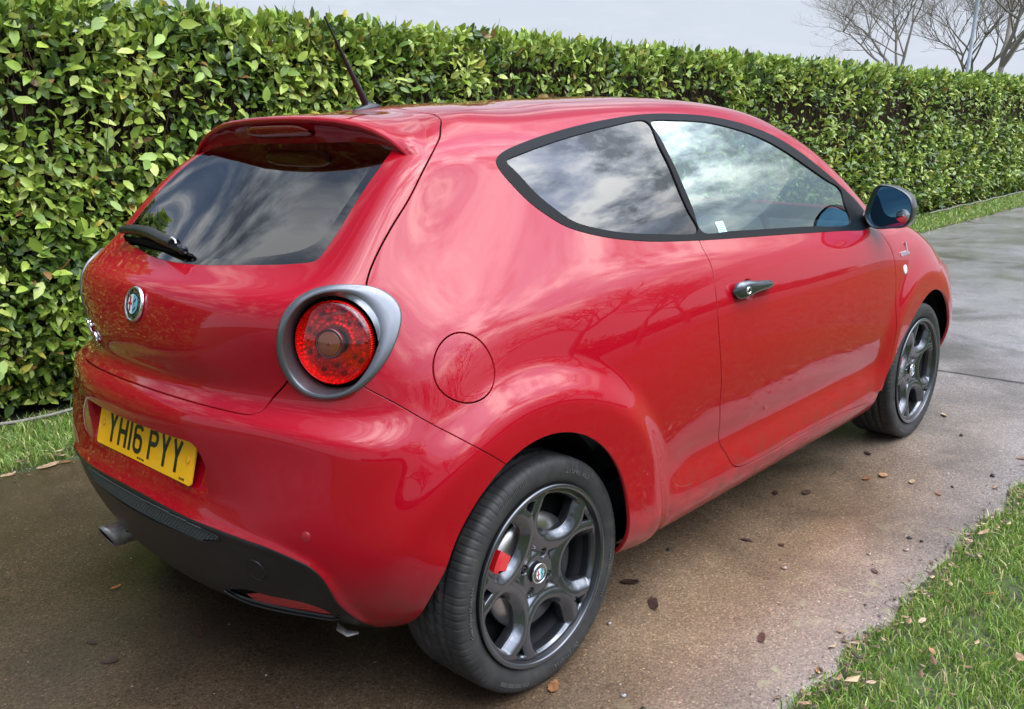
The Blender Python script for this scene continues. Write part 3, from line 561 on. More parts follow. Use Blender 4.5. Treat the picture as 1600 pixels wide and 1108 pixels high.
b1 = MB().grid(np.array([O0, O1, S1, S2, S3, I1, F1, F2, H]), cv=True)
bz = b1.obj('lamp_bezel', M_bez, car)
gp = MB().grid(np.array([circ_(ch, .1018), circ_(ch-nL*.03, .0995), circ_(ch-nL*.04, .06)]), cv=True).obj('lamp_gap', M_liner, bz)
M_lens = bpy.data.materials.new('red tail lamp glass'); M_lens.use_nodes = True; t = M_lens.node_tree; t.nodes.clear()
_ge = t.nodes.new('ShaderNodeNewGeometry'); _iv = t.nodes.new('ShaderNodeMath'); _iv.operation = 'SUBTRACT'; _iv.inputs[0].default_value = 1; _mu = t.nodes.new('ShaderNodeMath'); _mu.operation = 'MULTIPLY'
_t = t.nodes.new('ShaderNodeBsdfTransparent'); _t.inputs[0].default_value = (.95, .05, .06, 1); _g = t.nodes.new('ShaderNodeBsdfGlossy'); _g.inputs['Roughness'].default_value = .01; _fr = t.nodes.new('ShaderNodeFresnel'); _fr.inputs[0].default_value = 1.75
_m = t.nodes.new('ShaderNodeMixShader'); _o = t.nodes.new('ShaderNodeOutputMaterial'); [t.links.new(*q) for q in ((_ge.outputs['Backfacing'], _iv.inputs[1]), (_iv.outputs[0], _mu.inputs[1]), (_fr.outputs[0], _mu.inputs[0]), (_mu.outputs[0], _m.inputs[0]), (_t.outputs[0], _m.inputs[1]), (_g.outputs[0], _m.inputs[2]), (_m.outputs[0], _o.inputs[0]))]
cl = cin-nL*.016
ln_ = MB(); ring(ln_, cl, rL, uL, nL, [(.0935, -.022), (.0935, -.004), (.0925, .006), (.089, .014), (.0865, .0165), (.080, .0185), (.06, .0225), (.03, .026), (.004, .027)], 96); ln_.f = [q[::-1] for q in ln_.f]; ln_.obj('lamp_lens', M_lens, bz)
M_refl = mat('red reflector', (.75, .03, .03), .28, .55); t, NN_, LL_, B_ = nodes(M_refl)
_v = t.nodes.new('ShaderNodeTexVoronoi'); _v.inputs['Scale'].default_value = 150; t.links.new(coord(t), _v.inputs[0]); bump(t, B_, _v.outputs['Distance'], .8, .004)
rf = MB(); ring(rf, cl, rL, uL, nL, [(.092, .0), (.085, -.006), (.078, -.012), (.060, -.015), (.046, -.012), (.0445, -.002), (.038, -.002), (.036, -.012), (.028, -.014)], 96); rf.obj('reflector', M_refl, bz)
M_rib = mat('ribbed red edge', (.90, .06, .04), .3, .3); rb = MB()
for k in range(110):
    a = 2*math.pi*k/110; c0 = cl+(rL*math.cos(a)+uL*math.sin(a))*.0905; rr_ = rL*math.cos(a)+uL*math.sin(a); tt = -rL*math.sin(a)+uL*math.cos(a)
    v = [c0+tt*w_+rr_*q+nL*h for h in (-.012, .009) for w_, q in ((-.0019, 0), (0, .0016), (.0019, 0))]; rb.add(v, [(0, 1, 4, 3), (1, 2, 5, 4)])
rb.obj('lens_ribs', M_rib, bz, smooth=False)
M_dkred = mat('dark red block', (.10, .004, .005), .25, 0, .5); M_led = mat('clear red led cup', (.95, .22, .20), .12, .7)
db, lb = MB(), MB()
for rad, cnt, w0 in ((.070, 26, .0062), (.054, 20, .0050)):
    for k in range(cnt):
        a = 2*math.pi*(k+.5*(rad > .06))/cnt; rr_ = rL*math.cos(a)+uL*math.sin(a); tt = -rL*math.sin(a)+uL*math.cos(a); c0 = cl+rr_*rad-nL*.010
        tgt = db if (k*7+int(rad*1000)) % 3 == 0 else lb
        w1, w2, h = w0, w0*.8, .006
        v = [c0+tt*a_*w1+rr_*b_*w2+nL*hh*h for hh, s_ in ((0, 1), (1, .6)) for a_, b_ in ((-s_, -s_), (s_, -s_), (s_, s_), (-s_, s_))]
        tgt.add(v, [(4, 5, 6, 7), (0, 1, 5, 4), (1, 2, 6, 5), (2, 3, 7, 6), (3, 0, 4, 7)])
db.obj('led_blocks', M_dkred, bz, smooth=False); lb.obj('led_cups', M_led, bz, smooth=False)
for q_ in bpy.data.objects:
    if q_.name in ('led_blocks', 'led_cups', 'lens_ribs'): q_['kind'] = 'stuff'
M_amb = mat('amber brown indicator', (.15, .036, .010), .16, .1, 1); M_ambr = mat('dark indicator ring', (.05, .004, .006), .2, 0, 1)
am = MB(); disc(am, cl, rL, uL, nL, .0265, .020, .0262, 40, .0025); am.obj('indicator_lens', M_amb, bz)
ar = MB(); ring(ar, cl, rL, uL, nL, [(.034, .018), (.0335, .0258), (.029, .0268), (.0268, .024)], 48); ar.obj('indicator_ring', M_ambr, bz)
kids = [o for o in bpy.data.objects if o.parent == bz]; bz2 = mirror_copy(bz, car)
for o in kids: mirror_copy(o, bz2)
# --- number plate
s_ = .2852; pr_, pu, pn = np.array([0, -1., 0]), np.array([math.sin(s_), 0, math.cos(s_)]), np.array([-math.cos(s_), 0, math.sin(s_)])
PC = np.array([-.611, 0, .5836])+pu*.0555
M_yel = mat('yellow plate', (.95, .47, .008), .32, 0, .6); M_blk = mat('black lettering', (.008, .008, .008), .4, 0, .3)
def rrect(w_, h, r_, k=5):
    o = []
    for cx, cy, a0 in ((w_/2-r_, h/2-r_, 0), (-w_/2+r_, h/2-r_, 90), (-w_/2+r_, -h/2+r_, 180), (w_/2-r_, -h/2+r_, 270)):
        o += [(cx+r_*math.cos(R(a0+90*i/k)), cy+r_*math.sin(R(a0+90*i/k))) for i in range(k+1)]
    return o
M_ptrim = mat('plate backing', (.02, .02, .02), .5)
pl = MB().prism(rrect(.52, .111, .010), lambda a, b, h: PC+pr_*a+pu*b+pn*(h-.003), .004).obj('number_plate', M_yel, car, smooth=False)
def ribbon(mb, pts, w_, z, closed=False):
    p = np.array(pts, float); d = np.gradient(p, axis=0) if not closed else np.roll(p, -1, 0)-np.roll(p, 1, 0)
    d /= np.linalg.norm(d, axis=1)[:, None]+1e-9; n_ = np.stack([-d[:, 1], d[:, 0]], -1); q = len(p)
    v = [(*(a+b*w_/2), z) for a, b in zip(p, n_)]+[(*(a-b*w_/2), z) for a, b in zip(p, n_)]
    mb.append((v, [(i, i+q, (i+1) % q+q, (i+1) % q) for i in range(q if closed else q-1)]))
def arc(cx, cy, rx, ry, a0, a1, k=8): return [(cx+rx*math.cos(R(a0+(a1-a0)*i/k)), cy+ry*math.sin(R(a0+(a1-a0)*i/k))) for i in range(k+1)]
SW = 13.
GL = {'Y': (50, [[(7, 79), (16, 60), (25, 38)], [(43, 79), (34, 60), (25, 38)], [(25, 40), (25, 20), (25, 0)]]),
      'H': (50, [[(6.5, 0), (6.5, 79)], [(43.5, 0), (43.5, 79)], [(6.5, 40), (43.5, 40)]]),
      '1': (14, [[(7, 0), (7, 79)]]),
      '6': (50, [arc(25, 60, 18.5, 12.5, 8, 90)+arc(25, 60, 18.5, 12.5, 90, 180)[1:]+[(6.5, 40)]+arc(25, 19, 18.5, 12.5, 180, 360)+arc(25, 32, 18.5, 12.5, 0, 90)+[(16, 44.5), (7, 38)]]),
      'P': (50, [[(6.5, 0), (6.5, 79)], [(6.5, 72.5), (28, 72.5)]+arc(28, 57, 15.5, 15.5, 90, -90)+[(6.5, 41.5)]])}
xx = -.201
for chx in 'YH16 PYY':
    if chx == ' ': xx += .022; continue
    w_, st = GL[chx]; acc = MB()
    for i, s in enumerate(st):
        L_ = []; ribbon(L_, s, SW, 0); v, f = L_[0]; v = [((xx+a*.001), (b-39.5)*.001, .0014+i*.00015) for a, b, c in v]; acc.add(place(v, PC, pr_, pu, pn), f)
    acc.obj('letter', M_blk, pl, smooth=False); xx += w_*.001+.011
for sgn in (-1, 1):
    q = MB(); disc(q, PC+pr_*sgn*.232+pu*.004, pr_, pu, pn, .0095, .0008, .004, 18, .0015); q.obj('screw_cap', mat('yellow cap', (.80, .38, .012), .35), pl)
v, f = text_geo('BS AU 145d', .0075); MB().add(place(v+[0, 0, .0016], PC-pu*.0475, pr_, pu, pn), f).obj('small_print', M_blk, pl, smooth=False)
v, f = text_geo('PLATES', .008); MB().add(place(v+[0, 0, .0016], PC-pu*.0475+pr_*.215, pr_, pu, pn), f).obj('small_print', M_blk, pl, smooth=False)
# --- round crest
def crest(P, r, up, n, rad, parent, name):
    a = MB(); ring(a, P, r, up, n, [(rad*1.02, 0), (rad*1.02, rad*.10), (rad*.98, rad*.16), (rad*.92, rad*.17), (rad*.88, rad*.12)], 40); root = a.obj(name, M_chrome, parent)
    a = MB(); disc(a, P, r, up, n, rad*.885, rad*.115, None, 36, .0005); a.obj('crest_ring', mat('crest black', (.012, .013, .02), .15, 0, 1), root)
    gold = mat('crest gilt', (.62, .56, .36), .25, .8)
    for word, a0, flip in (('ALFA', 90, 0), ('ROMEO', 90, 0)):
        pass
    txt = 'ALFA ROMEO'; g = MB()
    for i, c_ in enumerate(txt):
        if c_ == ' ': continue
        an = R(200-22*i); v, f = text_geo(c_, rad*.27, .0001); v = np.array(v); v[:, 2] += rad*.135+.0003
        rr_ = r*math.cos(an)+up*math.sin(an); tt = r*math.sin(an)-up*math.cos(an); g.add(place(v, P+rr_*rad*.72, tt, rr_, n), f)
    g.obj('crest_letters', gold, root, smooth=False)
    for nm, col, a0, a1 in (('crest_field', (.80, .82, .80), 90, 270), ('crest_field', (.16, .50, .66), -90, 90)):
        k = 20; pts = [(rad*.56*math.cos(R(a0+(a1-a0)*i/k)), rad*.56*math.sin(R(a0+(a1-a0)*i/k))) for i in range(k+1)]
        MB().prism(pts, lambda x, y, h: P+r*x+up*y+n*(rad*.13+h+.0006), .0006).obj(nm, mat('crest enamel', col, .12, 0, 1), root, smooth=False)
    q = MB()
    for (x0, x1, y0, y1) in ((-.50, -.06, -.07, .07), (-.35, -.21, -.42, .42)):
        q.prism([(x0*rad, y0*rad), (x1*rad, y0*rad), (x1*rad, y1*rad), (x0*rad, y1*rad)], lambda x, y, h: P+r*x+up*y+n*(rad*.13+.0014+h+(0 if x1-x0 > .2 else .0002)), .0003)
    q.obj('crest_cross', mat('crest red', (.35, .02, .02), .2, 0, 1), root, smooth=False)
    path = [P+r*rad*(.24+.11*math.sin(i*.9))+up*rad*(.44-i*.068)+n*(rad*.13+.0018) for i in range(14)]
    MB().tube(path, [rad*.045]*12+[rad*.03, rad*.01], 6).obj('crest_serpent', mat('crest green', (.01, .07, .04), .2, 0, 1), root)
    return root
P, n, r, up = frame(0.0, 9.2); n = np.array([n[0], 0, n[2]]); n /= np.linalg.norm(n); r = np.array([0, -1., 0]); up = np.cross(n, r); up *= np.sign(up[2])
crest(P+n*.001, r, up, n, .044, car, 'bonnet_crest' if False else 'tailgate_crest')
# chrome script on the left of the tailgate and on the right front wing
P, n, r, up = frame(1.27, 7.85, -1); r = -r if r[1] > 0 else r
v, f = text_geo('MiTo', .078, .002, bevel=.0006); MB().add(place(v*[.85, 1, 1]+[0, 0, .002], P, r, up, n), f).obj('model_badge', M_chrome, car)
P, n, r, up = frame(10.43, 8.43, 1); q = MB(); r = r if r[0] > 0 else -r
for x, y, w_, h in ((-.045, -.002, .016, .018), (-.025, -.002, .014, .019), (-.006, -.003, .014, .017), (.013, -.002, .012, .018), (.031, .016, .010, .054), (.043, -.006, .012, .010)):
    q.prism(rrect(w_, h, .004, 3), lambda a, b, hh: P+r*(x+a+.1*b)+up*(y+b)+n*(hh-.001), .004)
q.obj('wing_script', M_chrome, car, smooth=False)
# side repeater
for sd_ in (1, -1):
    P, n, r, up = frame(10.375, 7.566, sd_); q = MB(); disc(q, P, r, up, n, .019, -.004, .002, 28, .004); q.obj('side_repeater', mat('frosted clear lens', (.75, .80, .74), .22, 0, 1.), car)
M_hand = mat('dark satin handle', (.13, .14, .15), .2, .9)
M_mesh = mat('glossy black mesh', (.11, .112, .12), .30, .5)
# --- door handles
for sd_ in (1, -1):
    xs = np.linspace(.858, 1.095, 16); q = []
    for x in xs:
        s = (x-.858)/.237; e_ = min(1, math.sqrt(max(0, 1-((s-.12)/.12)**2)) if s < .12 else 1); e_ = max(e_, .05)
        rz = (.0270*(1-sst(.15, .6, s))+.0165*sst(.15, .6, s)-.004*sst(.6, 1, s))*e_; rz *= 1 if s < .93 else max(.15, math.sqrt(max(0, 1-((s-.93)/.07)**2)))
        ry = .015*e_*(1-.5*sst(.85, 1, s)); yy = -.845-.018*math.sin(math.pi*min(1, s*1.02))**.5-.002; zz = .899-.006*s+.006*math.sin(math.pi*s)
        ring_ = []
        for k in range(20):
            a = 2*math.pi*k/20; cy, cz = math.cos(a), math.sin(a); cy = math.copysign(abs(cy)**.8, cy)
            ring_.append((x, (yy+cy*ry)*sd_, zz+cz*rz))
        q.append(ring_)
    mb = MB(); n0 = 0; mb.grid(np.array(q), cv=True); mb.f += [tuple(range(20)), tuple(15*20+k for k in range(20))[::-1]]
    hd_ = mb.obj('door_handle', M_hand, car)
    if sd_ == 1:
        P = np.array([.903, -.8775, .900]); r = np.array([1., 0, 0]); up = np.array([0, 0, 1.]); n = np.array([0, -1., 0])
        q = MB(); ring(q, P, r, up, n, [(.0115, -.006), (.0115, .0005), (.0105, .0012), (.0088, .0008), (.0085, -.004), (.004, -.004)], 28); q.obj('key_lock', M_chrome, hd_)
# --- door mirrors
_o8 = [(-.778, 1.028), (-.790, 1.09), (-.812, 1.136), (-.850, 1.142), (-.897, 1.130), (-.936, 1.103), (-.950, 1.055), (-.930, 1.004), (-.875, .992), (-.812, .990)]
ol = catmull(_o8, 6, True); oc = ol.mean(0); M_mirglass = mat('blue tinted mirror glass', (.24, .54, .84), .02, 1.)
for sd_ in (1, -1):
    def rg(x, s, dy=0, dz=0): return np.array([(x+.10*(p[0]-oc[0]), (oc[0]+(p[0]-oc[0])*s+dy)*sd_, oc[1]+(p[1]-oc[1])*s+dz) for p in ol])
    G = [rg(1.995, .97), rg(1.978, 1.0), rg(1.972, 1.04), rg(1.974, 1.075), rg(1.985, 1.09), rg(2.02, 1.10, 0, -.001), rg(2.05, 1.04, .006, -.003), rg(2.08, .90, .012, -.004), rg(2.105, .68, .018, -.004), rg(2.12, .40, .02, -.004), rg(2.125, .1, .02, -.004)]
    G = np.array(G); 
    if sd_ < 0: G = G[:, ::-1]
    mh = MB().grid(G, cv=True); mh = mh.obj('door_mirror', mat('dark grey mirror shell', (.03, .031, .034), .28, .1, .5), car)
    g_ = rg(1.992, .975); MB().add(g_, [tuple(range(len(g_)))[::sd_]]).obj('mirror_glass', M_mirglass, mh, smooth=False)
    Pm = np.array([1.989+.10*(-.918-oc[0]), -.918*sd_, 1.035]); q = MB(); disc(q, Pm, np.array([0, 1., 0]), np.array([0, 0, 1.]), np.array([-1., 0, .0]), .026, 0, .002, 30, .003); q.obj('blind_spot_mirror', mat('round wide mirror', (.55, .58, .62), .03, 1), mh)
    MB().tube([(2.065, -.86*sd_, 1.045), (2.065, -.80*sd_, 1.028), (2.065, -.755*sd_, 1.015)], [(.045, .030), (.05, .026), (.06, .030)], 14).obj('mirror_arm', M_black, mh)
# --- aerial
q = MB(); G = []
for s, rw, rh in ((.0, .002, .003), (.06, .010, .008), (.25, .017, .014), (.5, .019, .019), (.75, .015, .017), (.92, .009, .010), (1., .002, .003)):
    x = .135+s*.105; zb = 1.4475+.118*(x-.135)
    G.append([(x, rw*math.cos(a), zb+max(0, rh*math.sin(a)+.001)) for a in np.linspace(-.2, math.pi+.2, 13)])
foot = q.grid(np.array(G)).obj('aerial_foot', M_black, car)
base, tip = np.array([.187, 0, 1.468]), np.array([.058, 0, 1.706])
pts = [base+(tip-base)*s for s in np.linspace(0, 1, 40)]; MB().tube(pts, [.0085*(1-s)**2+.0042-.0012*s+(.0003 if i % 2 else 0) for i, s in enumerate(np.linspace(0, 1, 40))], 10).obj('aerial', M_black, car)
# --- rear wiper
w_ = np.array([.02, 0, .018])
uvp = [(1.62, 11.13), (1.52, 11.17), (1.25, 11.21), (.95, 11.225), (.65, 11.20), (.36, 11.155), (.08, 11.11)]
P = surfpts(catmull(uvp, 4), .030, -1); k = len(P)
rad = [(.008+.016*min(1, (i/(k-1))*9)**.5-.007*(i/(k-1)), .006+.007*min(1, (i/(k-1))*9)**.5) for i in range(k)]
wp = MB().tube(P, rad, 14).obj('rear_wiper', M_black, car)
MB().tube(surfpts(catmull([(.12, 11.12), (.06, 11.10), (.02, 11.085), (.0, 11.08)], 3), .020, -1)*1.+np.array([[0, -.03*i_/9, -.004*i_/9] for i_ in range(10)]), [.012, .012, .011, .011, .011, .011, .012, .012, .011, .006], 12).obj('wiper_pivot', M_black, wp)
MB().tube(surfpts([(1.60, 11.06), (1.1, 11.10), (.5, 11.10), (.15, 11.08)], .010, -1), [(.004, .009)]*4, 6).obj('wiper_blade', M_liner, wp)
q = MB(); P0 = surfpts([(.09, 11.12)], .034, -1)[0]; q.tube([P0+[0, .012, .008], P0+[-.002, .002, .012], P0+[0, -.010, .006], P0+[0, -.012, -.002]], .003, 6).obj('washer_nozzle', mat('clear plastic', (.5, .5, .52), .15, .3), wp)
# --- valance details
P, n, r, up = frame(1.757, 2.439); q = MB(); ring(q, P, r, up, n, [(.0305, -.002), (.0300, .0012), (.0288, .0016), (.0280, -.001)], 40); disc(q, P, r, up, n, .0275, -.0004, .0006, 40); q.obj('towing_eye_cover', M_black, car)
P, n, r, up = frame(2.519, 3.649); q = MB(); disc(q, P, r, up, n, .0095, -.001, .0012, 24, .0008); ring(q, P, r, up, n, [(.0118, -.002), (.0116, .0004), (.0102, .0004), (.0098, -.002)], 24); q.obj('parking_sensor', mat('red sensor', (.33, .004, .012), .3, 0, 1), car)
M_fog = mat('red fog lens', (.80, .03, .03), .15, 0, 1.); t, NN_, LL_, B_ = nodes(M_fog); _w = t.nodes.new('ShaderNodeTexWave'); _w.inputs['Scale'].default_value = 60; _w.bands_direction = 'Y'; t.links.new(coord(t), _w.inputs[0]); bump(t, B_, _w.outputs[1], .7, .003)
B_.inputs['Emission Strength'].default_value = 0
for sd_ in (1, -1):
    sl_ = [(u, v) for u, v in zip(np.linspace(1.30, 2.42, 16), np.linspace(1.62, 1.62, 16))]
    a = surfpts([(u, min(1.72, 1.45+.25*(u-1.3)/.3)) for u, v in sl_], 0, sd_)+[.005, 0, 0]; b = surfpts([(u, 1.10+.10*(u-1.3)/1.1) for u, v in sl_], 0, sd_)+[.007, 0, .002]
    G = np.array([a+(b-a)*s for s in (0, .25, .5, .75, 1)]); MB().grid(G if sd_ > 0 else G[:, ::-1]).obj('fog_lamp', M_fog, car)
    c_ = smooth_line([(.952, 1.30), (1.2, 1.03), (1.446, .98), (1.793, .93), (2.1, .96), (2.42, .98), (2.56, 1.3)], False, 2); MB().tube(surfpts(c_, .001, sd_), [(.004+.003*math.sin(math.pi*i/(len(c_)-1)), .0035) for i in range(len(c_))], 8).obj('valance_lip', M_black, car)
    pass
MR = np.array([[math.cos(.7), 0, math.sin(.7)], [0, 1, 0], [-math.sin(.7), 0, math.cos(.7)]])
# mesh insert
q = MB()
def inmesh(u, v):
    return abs(u) < 1.345-.10*abs(v-2.90)/.2 and 2.645+.19*sst(.9, 1.36, abs(u)) < v < 3.135-.10*sst(.5, 1.3, abs(u))
def mp(u, v, o=-.004): return surfpts([(abs(u), v)], o, -1 if u < 0 else 1)[0]
du, dvv = .046, .088
for i in range(-31, 32):
    for j in range(0, 14):
        u0 = i*du; v0 = 2.60+j*dvv/2
        u0 += du/2 if j % 2 else 0
        if not inmesh(u0, v0): continue
        for su in (-1, 1):
            u1, v1 = u0+su*du/2, v0+dvv/2
            if inmesh(u1, v1): 
                A, B = mp(u0, v0), mp(u1, v1); q.tube([A, B], .0023, 4, cap=False)
        # little scale over each crossing
        A = mp(u0, v0, -.001); q.box(A, (.0095, .0115, .0024), rot=MR)
q.obj('mesh_grille', M_mesh, car, smooth=False)['kind'] = 'stuff'
MB().tube(surfpts(smooth_line([(0, 3.15), (.5, 3.11), (1.0, 3.05), (1.26, 3.03), (1.355, 2.96), (1.33, 2.85), (1.17, 2.74), (.986, 2.67), (.3, 2.63), (0, 2.625)], False, 2), .0005), .0025, 6).obj('grille_edge', M_black, car)
MB().tube(surfpts(smooth_line([(0, 3.15), (.5, 3.11), (1.0, 3.05), (1.26, 3.03), (1.355, 2.96), (1.33, 2.85), (1.17, 2.74), (.986, 2.67), (.3, 2.63), (0, 2.625)], False, 2), .0005, -1), .0025, 6).obj('grille_edge', M_black, car)
for sy in (-.13, -.26, .13, .26, .0):
    pass
# --- exhaust
M_exh = mat('dull steel', (.42, .41, .39), .48, .8); t, NN_, LL_, B_ = nodes(M_exh); LL_(ramp(t, noise(t, coord(t), 40, 5), [(.4, (.42, .41, .39)), (.7, (.20, .18, .16))]), B_.inputs['Base Color'])
G = []
for s, rr_ in ((0, .030), (.02, .0305), (.10, .030), (.22, .030)):
    G.append([(-.558+s+(.018*math.sin(a)*-1 if s < .03 else 0), .430+1.05*rr_*math.cos(a)-.05*s, .226+1.22*rr_*math.sin(a)) for a in np.linspace(0, 2*math.pi, 32, endpoint=False)])
I_ = [[(x+.002, .430+(y-.430)*.93, .226+(z-.226)*.93) for x, y, z in G[0]], [(x+.16, .430+(y-.430)*.9, .226+(z-.226)*.9) for x, y, z in G[0]]]
ex = MB().grid(np.array([I_[0]]+G), cv=True).obj('exhaust_pipe', M_exh, car); MB().grid(np.array([I_[1], I_[0]]), cv=True).obj('pipe_mouth', M_liner, ex)
MB().tube([(-.40, .43, .235), (-.1, .35, .25), (.5, .2, .22)], .028, 12).obj('exhaust_silencer', M_exh, car)
MB().tube([(-.445, -.575, .262), (-.43, -.59, .243), (-.405, -.60, .238)], [(.016, .004), (.013, .004), (.004, .003)], 8).obj('bumper_bracket', M_exh, car)
# --- sticker in the door glass
P, n, r, up = frame(7.455, 11.06); r = r if r[0] > 0 else -r
st_ = MB().prism(rrect(.046, .044, .003, 2), lambda a, b, h: P+r*a+up*b+n*(h-.0025), .0006).obj('window_sticker', mat('pale green sticker', (.50, .72, .68), .5), car, smooth=False)
q = MB()
for i in range(5): q.prism(rrect(.032-.004*(i % 2), .0022, .0005, 1), lambda a, b, h: P+r*a+up*(b+.013-.006*i)+n*(h-.0018), .0002)
q.obj('sticker_print', mat('grey print', (.12, .25, .25), .5), st_, smooth=False)
# --- wheel arch liners, floor pan
for cx, sx, poly in ((0, 1, arch_r), (2.511, 1, arch_f)):
    c0 = poly[:, 0].mean(); pp = [(x, z) for x, z in poly if z > .12]
    for sd_ in (1, -1):
        A = np.array([(c0+(x-c0)*1.02, z+.006) for x, z in pp if z > .24]); G = np.array([[(x, -(yy if yy < .7 else (.80 if z > .5 or x > 0 else .66))*sd_, z) for x, z in A] for yy in (.80, .62, .50)]); mb = MB().grid(G)
        k = len(A); mb.f.append(tuple(2*k+i for i in range(k))); mb.obj('wheel_arch_liner', M_liner, car)
MB().box((.95, 0, .27), (1.85, 1.50, .10)).box((-.25, 0, .32), (.45, 1.0, .10)).box((2.9, 0, .28), (.5, 1.0, .08)).obj('floor_pan', M_liner, car, smooth=False)
# --- cabin
M_cloth = mat('charcoal seat cloth', (.02, .02, .022), .85); M_dash = mat('black dashboard', (.012, .012, .013), .5)
def seat(x, y, w_, parent=car):
    pr = [(-.02, .0), (.0, .10), (.22, .16), (.48, .17), (.52, .10), (.50, .0)]
    s0 = MB()
    for yy, dz in ((0, 0),): 
        s0.prism([(x+a, .34+b) for a, b in pr], lambda a, b, h: (a, y-w_/2+h, b), w_)
    o = s0.obj('seat', M_cloth, parent, bevel=.03)
    bk = [(.03, .48), (-.12, .80), (-.20, 1.02), (-.26, 1.02), (-.22, .80), (-.09, .46)]
    MB().prism([(x+a, b) for a, b in bk], lambda a, b, h: (a, y-w_/2+.02+h, b), w_-.04).obj('backrest', M_cloth, o, bevel=.03)
    hr = [(-.205, 1.07), (-.21, 1.20), (-.27, 1.23), (-.30, 1.09)]
    MB().prism([(x+a, b) for a, b in hr], lambda a, b, h: (a, y-.13+h, b), .26).obj('headrest', M_cloth, o, bevel=.03)
seat(1.20, -.36, .50); seat(1.20, .36, .50); seat(.36, -.33, .56); seat(.36, .33, .56)
MB().prism([(1.72, .60), (1.80, .96), (2.02, 1.00), (2.35, .96), (2.3, .6)], lambda a, b, h: (a, -.66+h, b), 1.32).obj('dashboard', M_dash, car, bevel=.03)
q = MB(); ang = R(25); cc = np.array([1.63, -.36, .93]); a1 = np.array([0, 1., 0]); a2 = np.array([-math.sin(ang), 0, -math.cos(ang)])*-1
pts = [cc+(a1*math.cos(t_)+a2*math.sin(t_))*.185 for t_ in np.linspace(0, 2*math.pi, 41)]
q.tube(pts, .015, 8, cap=False); q.tube([cc-a1*.18, cc, cc+a1*.18], [(.02, .012)]*3, 6); q.tube([cc, cc-a2*.18], [(.02, .012)]*2, 6); q.obj('steering_wheel', M_dash, car)
MB().prism([(.0, .88), (.28, .88), (.28, .90), (.0, .90)], lambda a, b, h: (a-.25, -.55+h, b), 1.1).obj('parcel_shelf', M_cloth, car)
# ------------------------------------------------------------ wheels
M_tyre = mat('tyre rubber', (.018, .018, .018), .62, spec=.35); t, NN_, LL_, B_ = nodes(M_tyre)
_a = noise(t, coord(t), 18, 6, .65); LL_(ramp(t, _a, [(.35, (.020, .020, .021)), (.6, (.036, .035, .033)), (.82, (.075, .066, .054))]), B_.inputs['Base Color']); bump(t, B_, noise(t, coord(t), 500, 2), .2, .001)
M_alloy = mat('anthracite alloy', (.105, .11, .12), .25, .85, .3, Coat_Roughness=.08); t, NN_, LL_, B_ = nodes(M_alloy)
_a = noise(t, coord(t), 30, 5, .6); LL_(ramp(t, _a, [(.35, (.17,)*3), (.75, (.21,)*3)]), B_.inputs['Roughness'])
M_disc = mat('brushed brake disc', (.38, .36, .34), .3, .95); M_cal = mat('red caliper', (.60, .008, .012), .3, 0, .8); M_barrel = mat('dark wheel barrel', (.055, .056, .06), .38, .8)
def polar(r_, th_, y): return np.stack([r_*np.cos(th_), y, r_*np.sin(th_)], -1)
# tyre: fine lathe with grooves and shoulder blocks; local y = 0 is the centre, outer face at -y
half = [(.076, .226), (.084, .229), (.094, .2355), (.0990, .243), (.1030, .253), (.1048, .262), (.1052, .270), (.1040, .281), (.1020, .2885), (.0985, .2945), (.0935, .2990), (.086, .3018)]
prof = [(-a, b) for a, b in half]; ys = np.linspace(-.080, .080, 33); prof += [(y, .3042-.0022*(y/.08)**2) for y in ys]; prof += [(a, b) for a, b in half[::-1]]
prof = np.array(prof); NT = 720; thv = np.linspace(0, 2*np.pi, NT, endpoint=False)
YY, TT = np.meshgrid(prof[:, 0], thv, indexing='ij'); RR = np.repeat(prof[:, 1:2], NT, 1); AA = np.abs(YY)
for g0 in (-.048, -.016, .016, .048): RR = RR-.0062*(np.abs(YY-g0) < .0045)*(RR > .30)
ph = (TT*96/(2*np.pi)+np.where(YY > 0, .5, 0)) % 1; sh = (AA > .055)*(RR > .284)*(RR < .31)
RR = RR-.0045*sh*(ph < .10)*.5
ph2 = (TT*64/(2*np.pi)+YY*25) % 1; RR = RR-.003*(AA < .055)*(ph2 < .13)
YY = YY-np.sign(YY)*.0009*((RR > .278) & (RR < .301) & (AA > .08))*(ph < .17)
# raised rings on the wall
YY = YY+np.sign(YY)*.0008*((prof[:, 1] > .2475) & (prof[:, 1] < .2495))[:, None]*(AA > .09)
tyre_v = polar(RR, TT, YY)
tyre_f = MB().grid(tyre_v, cv=True)
# alloy face by marching the same way on a polar grid
rr0 = np.r_[np.linspace(.010, .06, 14), np.linspace(.064, .20, 62), np.linspace(.203, .2155, 8)]; tt0 = np.linspace(0, 2*np.pi, 541)
Rg, Tg = np.meshgrid(rr0, tt0, indexing='ij'); xy = np.stack([(Rg*np.cos(Tg)).ravel(), (Rg*np.sin(Tg)).ravel()], -1); a_, b_ = Rg.shape
ii = (np.arange(a_-1)[:, None]*b_+np.arange(b_-1)[None]).ravel(); wt = np.vstack([np.stack([ii, ii+b_, ii+b_+1], 1), np.stack([ii, ii+b_+1, ii+1], 1)])
half_u = [(.225, .100), (.212, .095), (.200, .091), (.185, .090), (.165, .0905), (.145, .090), (.125, .0845), (.106, .0725), (.091, .052), (.081, .028), (.077, 0)]
ul = catmull(half_u+[(a, -b) for a, b in half_u[-2::-1]], 6)*.97
def local(xy):      # fold into the sector of the nearest loop, axis at 65 + 72k degrees
    th = np.arctan2(xy[:, 1], xy[:, 0]); r = np.hypot(xy[:, 0], xy[:, 1]); s = (th-R(65)+R(36)) % R(72)-R(36); return np.stack([r*np.cos(s), r*np.sin(s)], -1), r, s
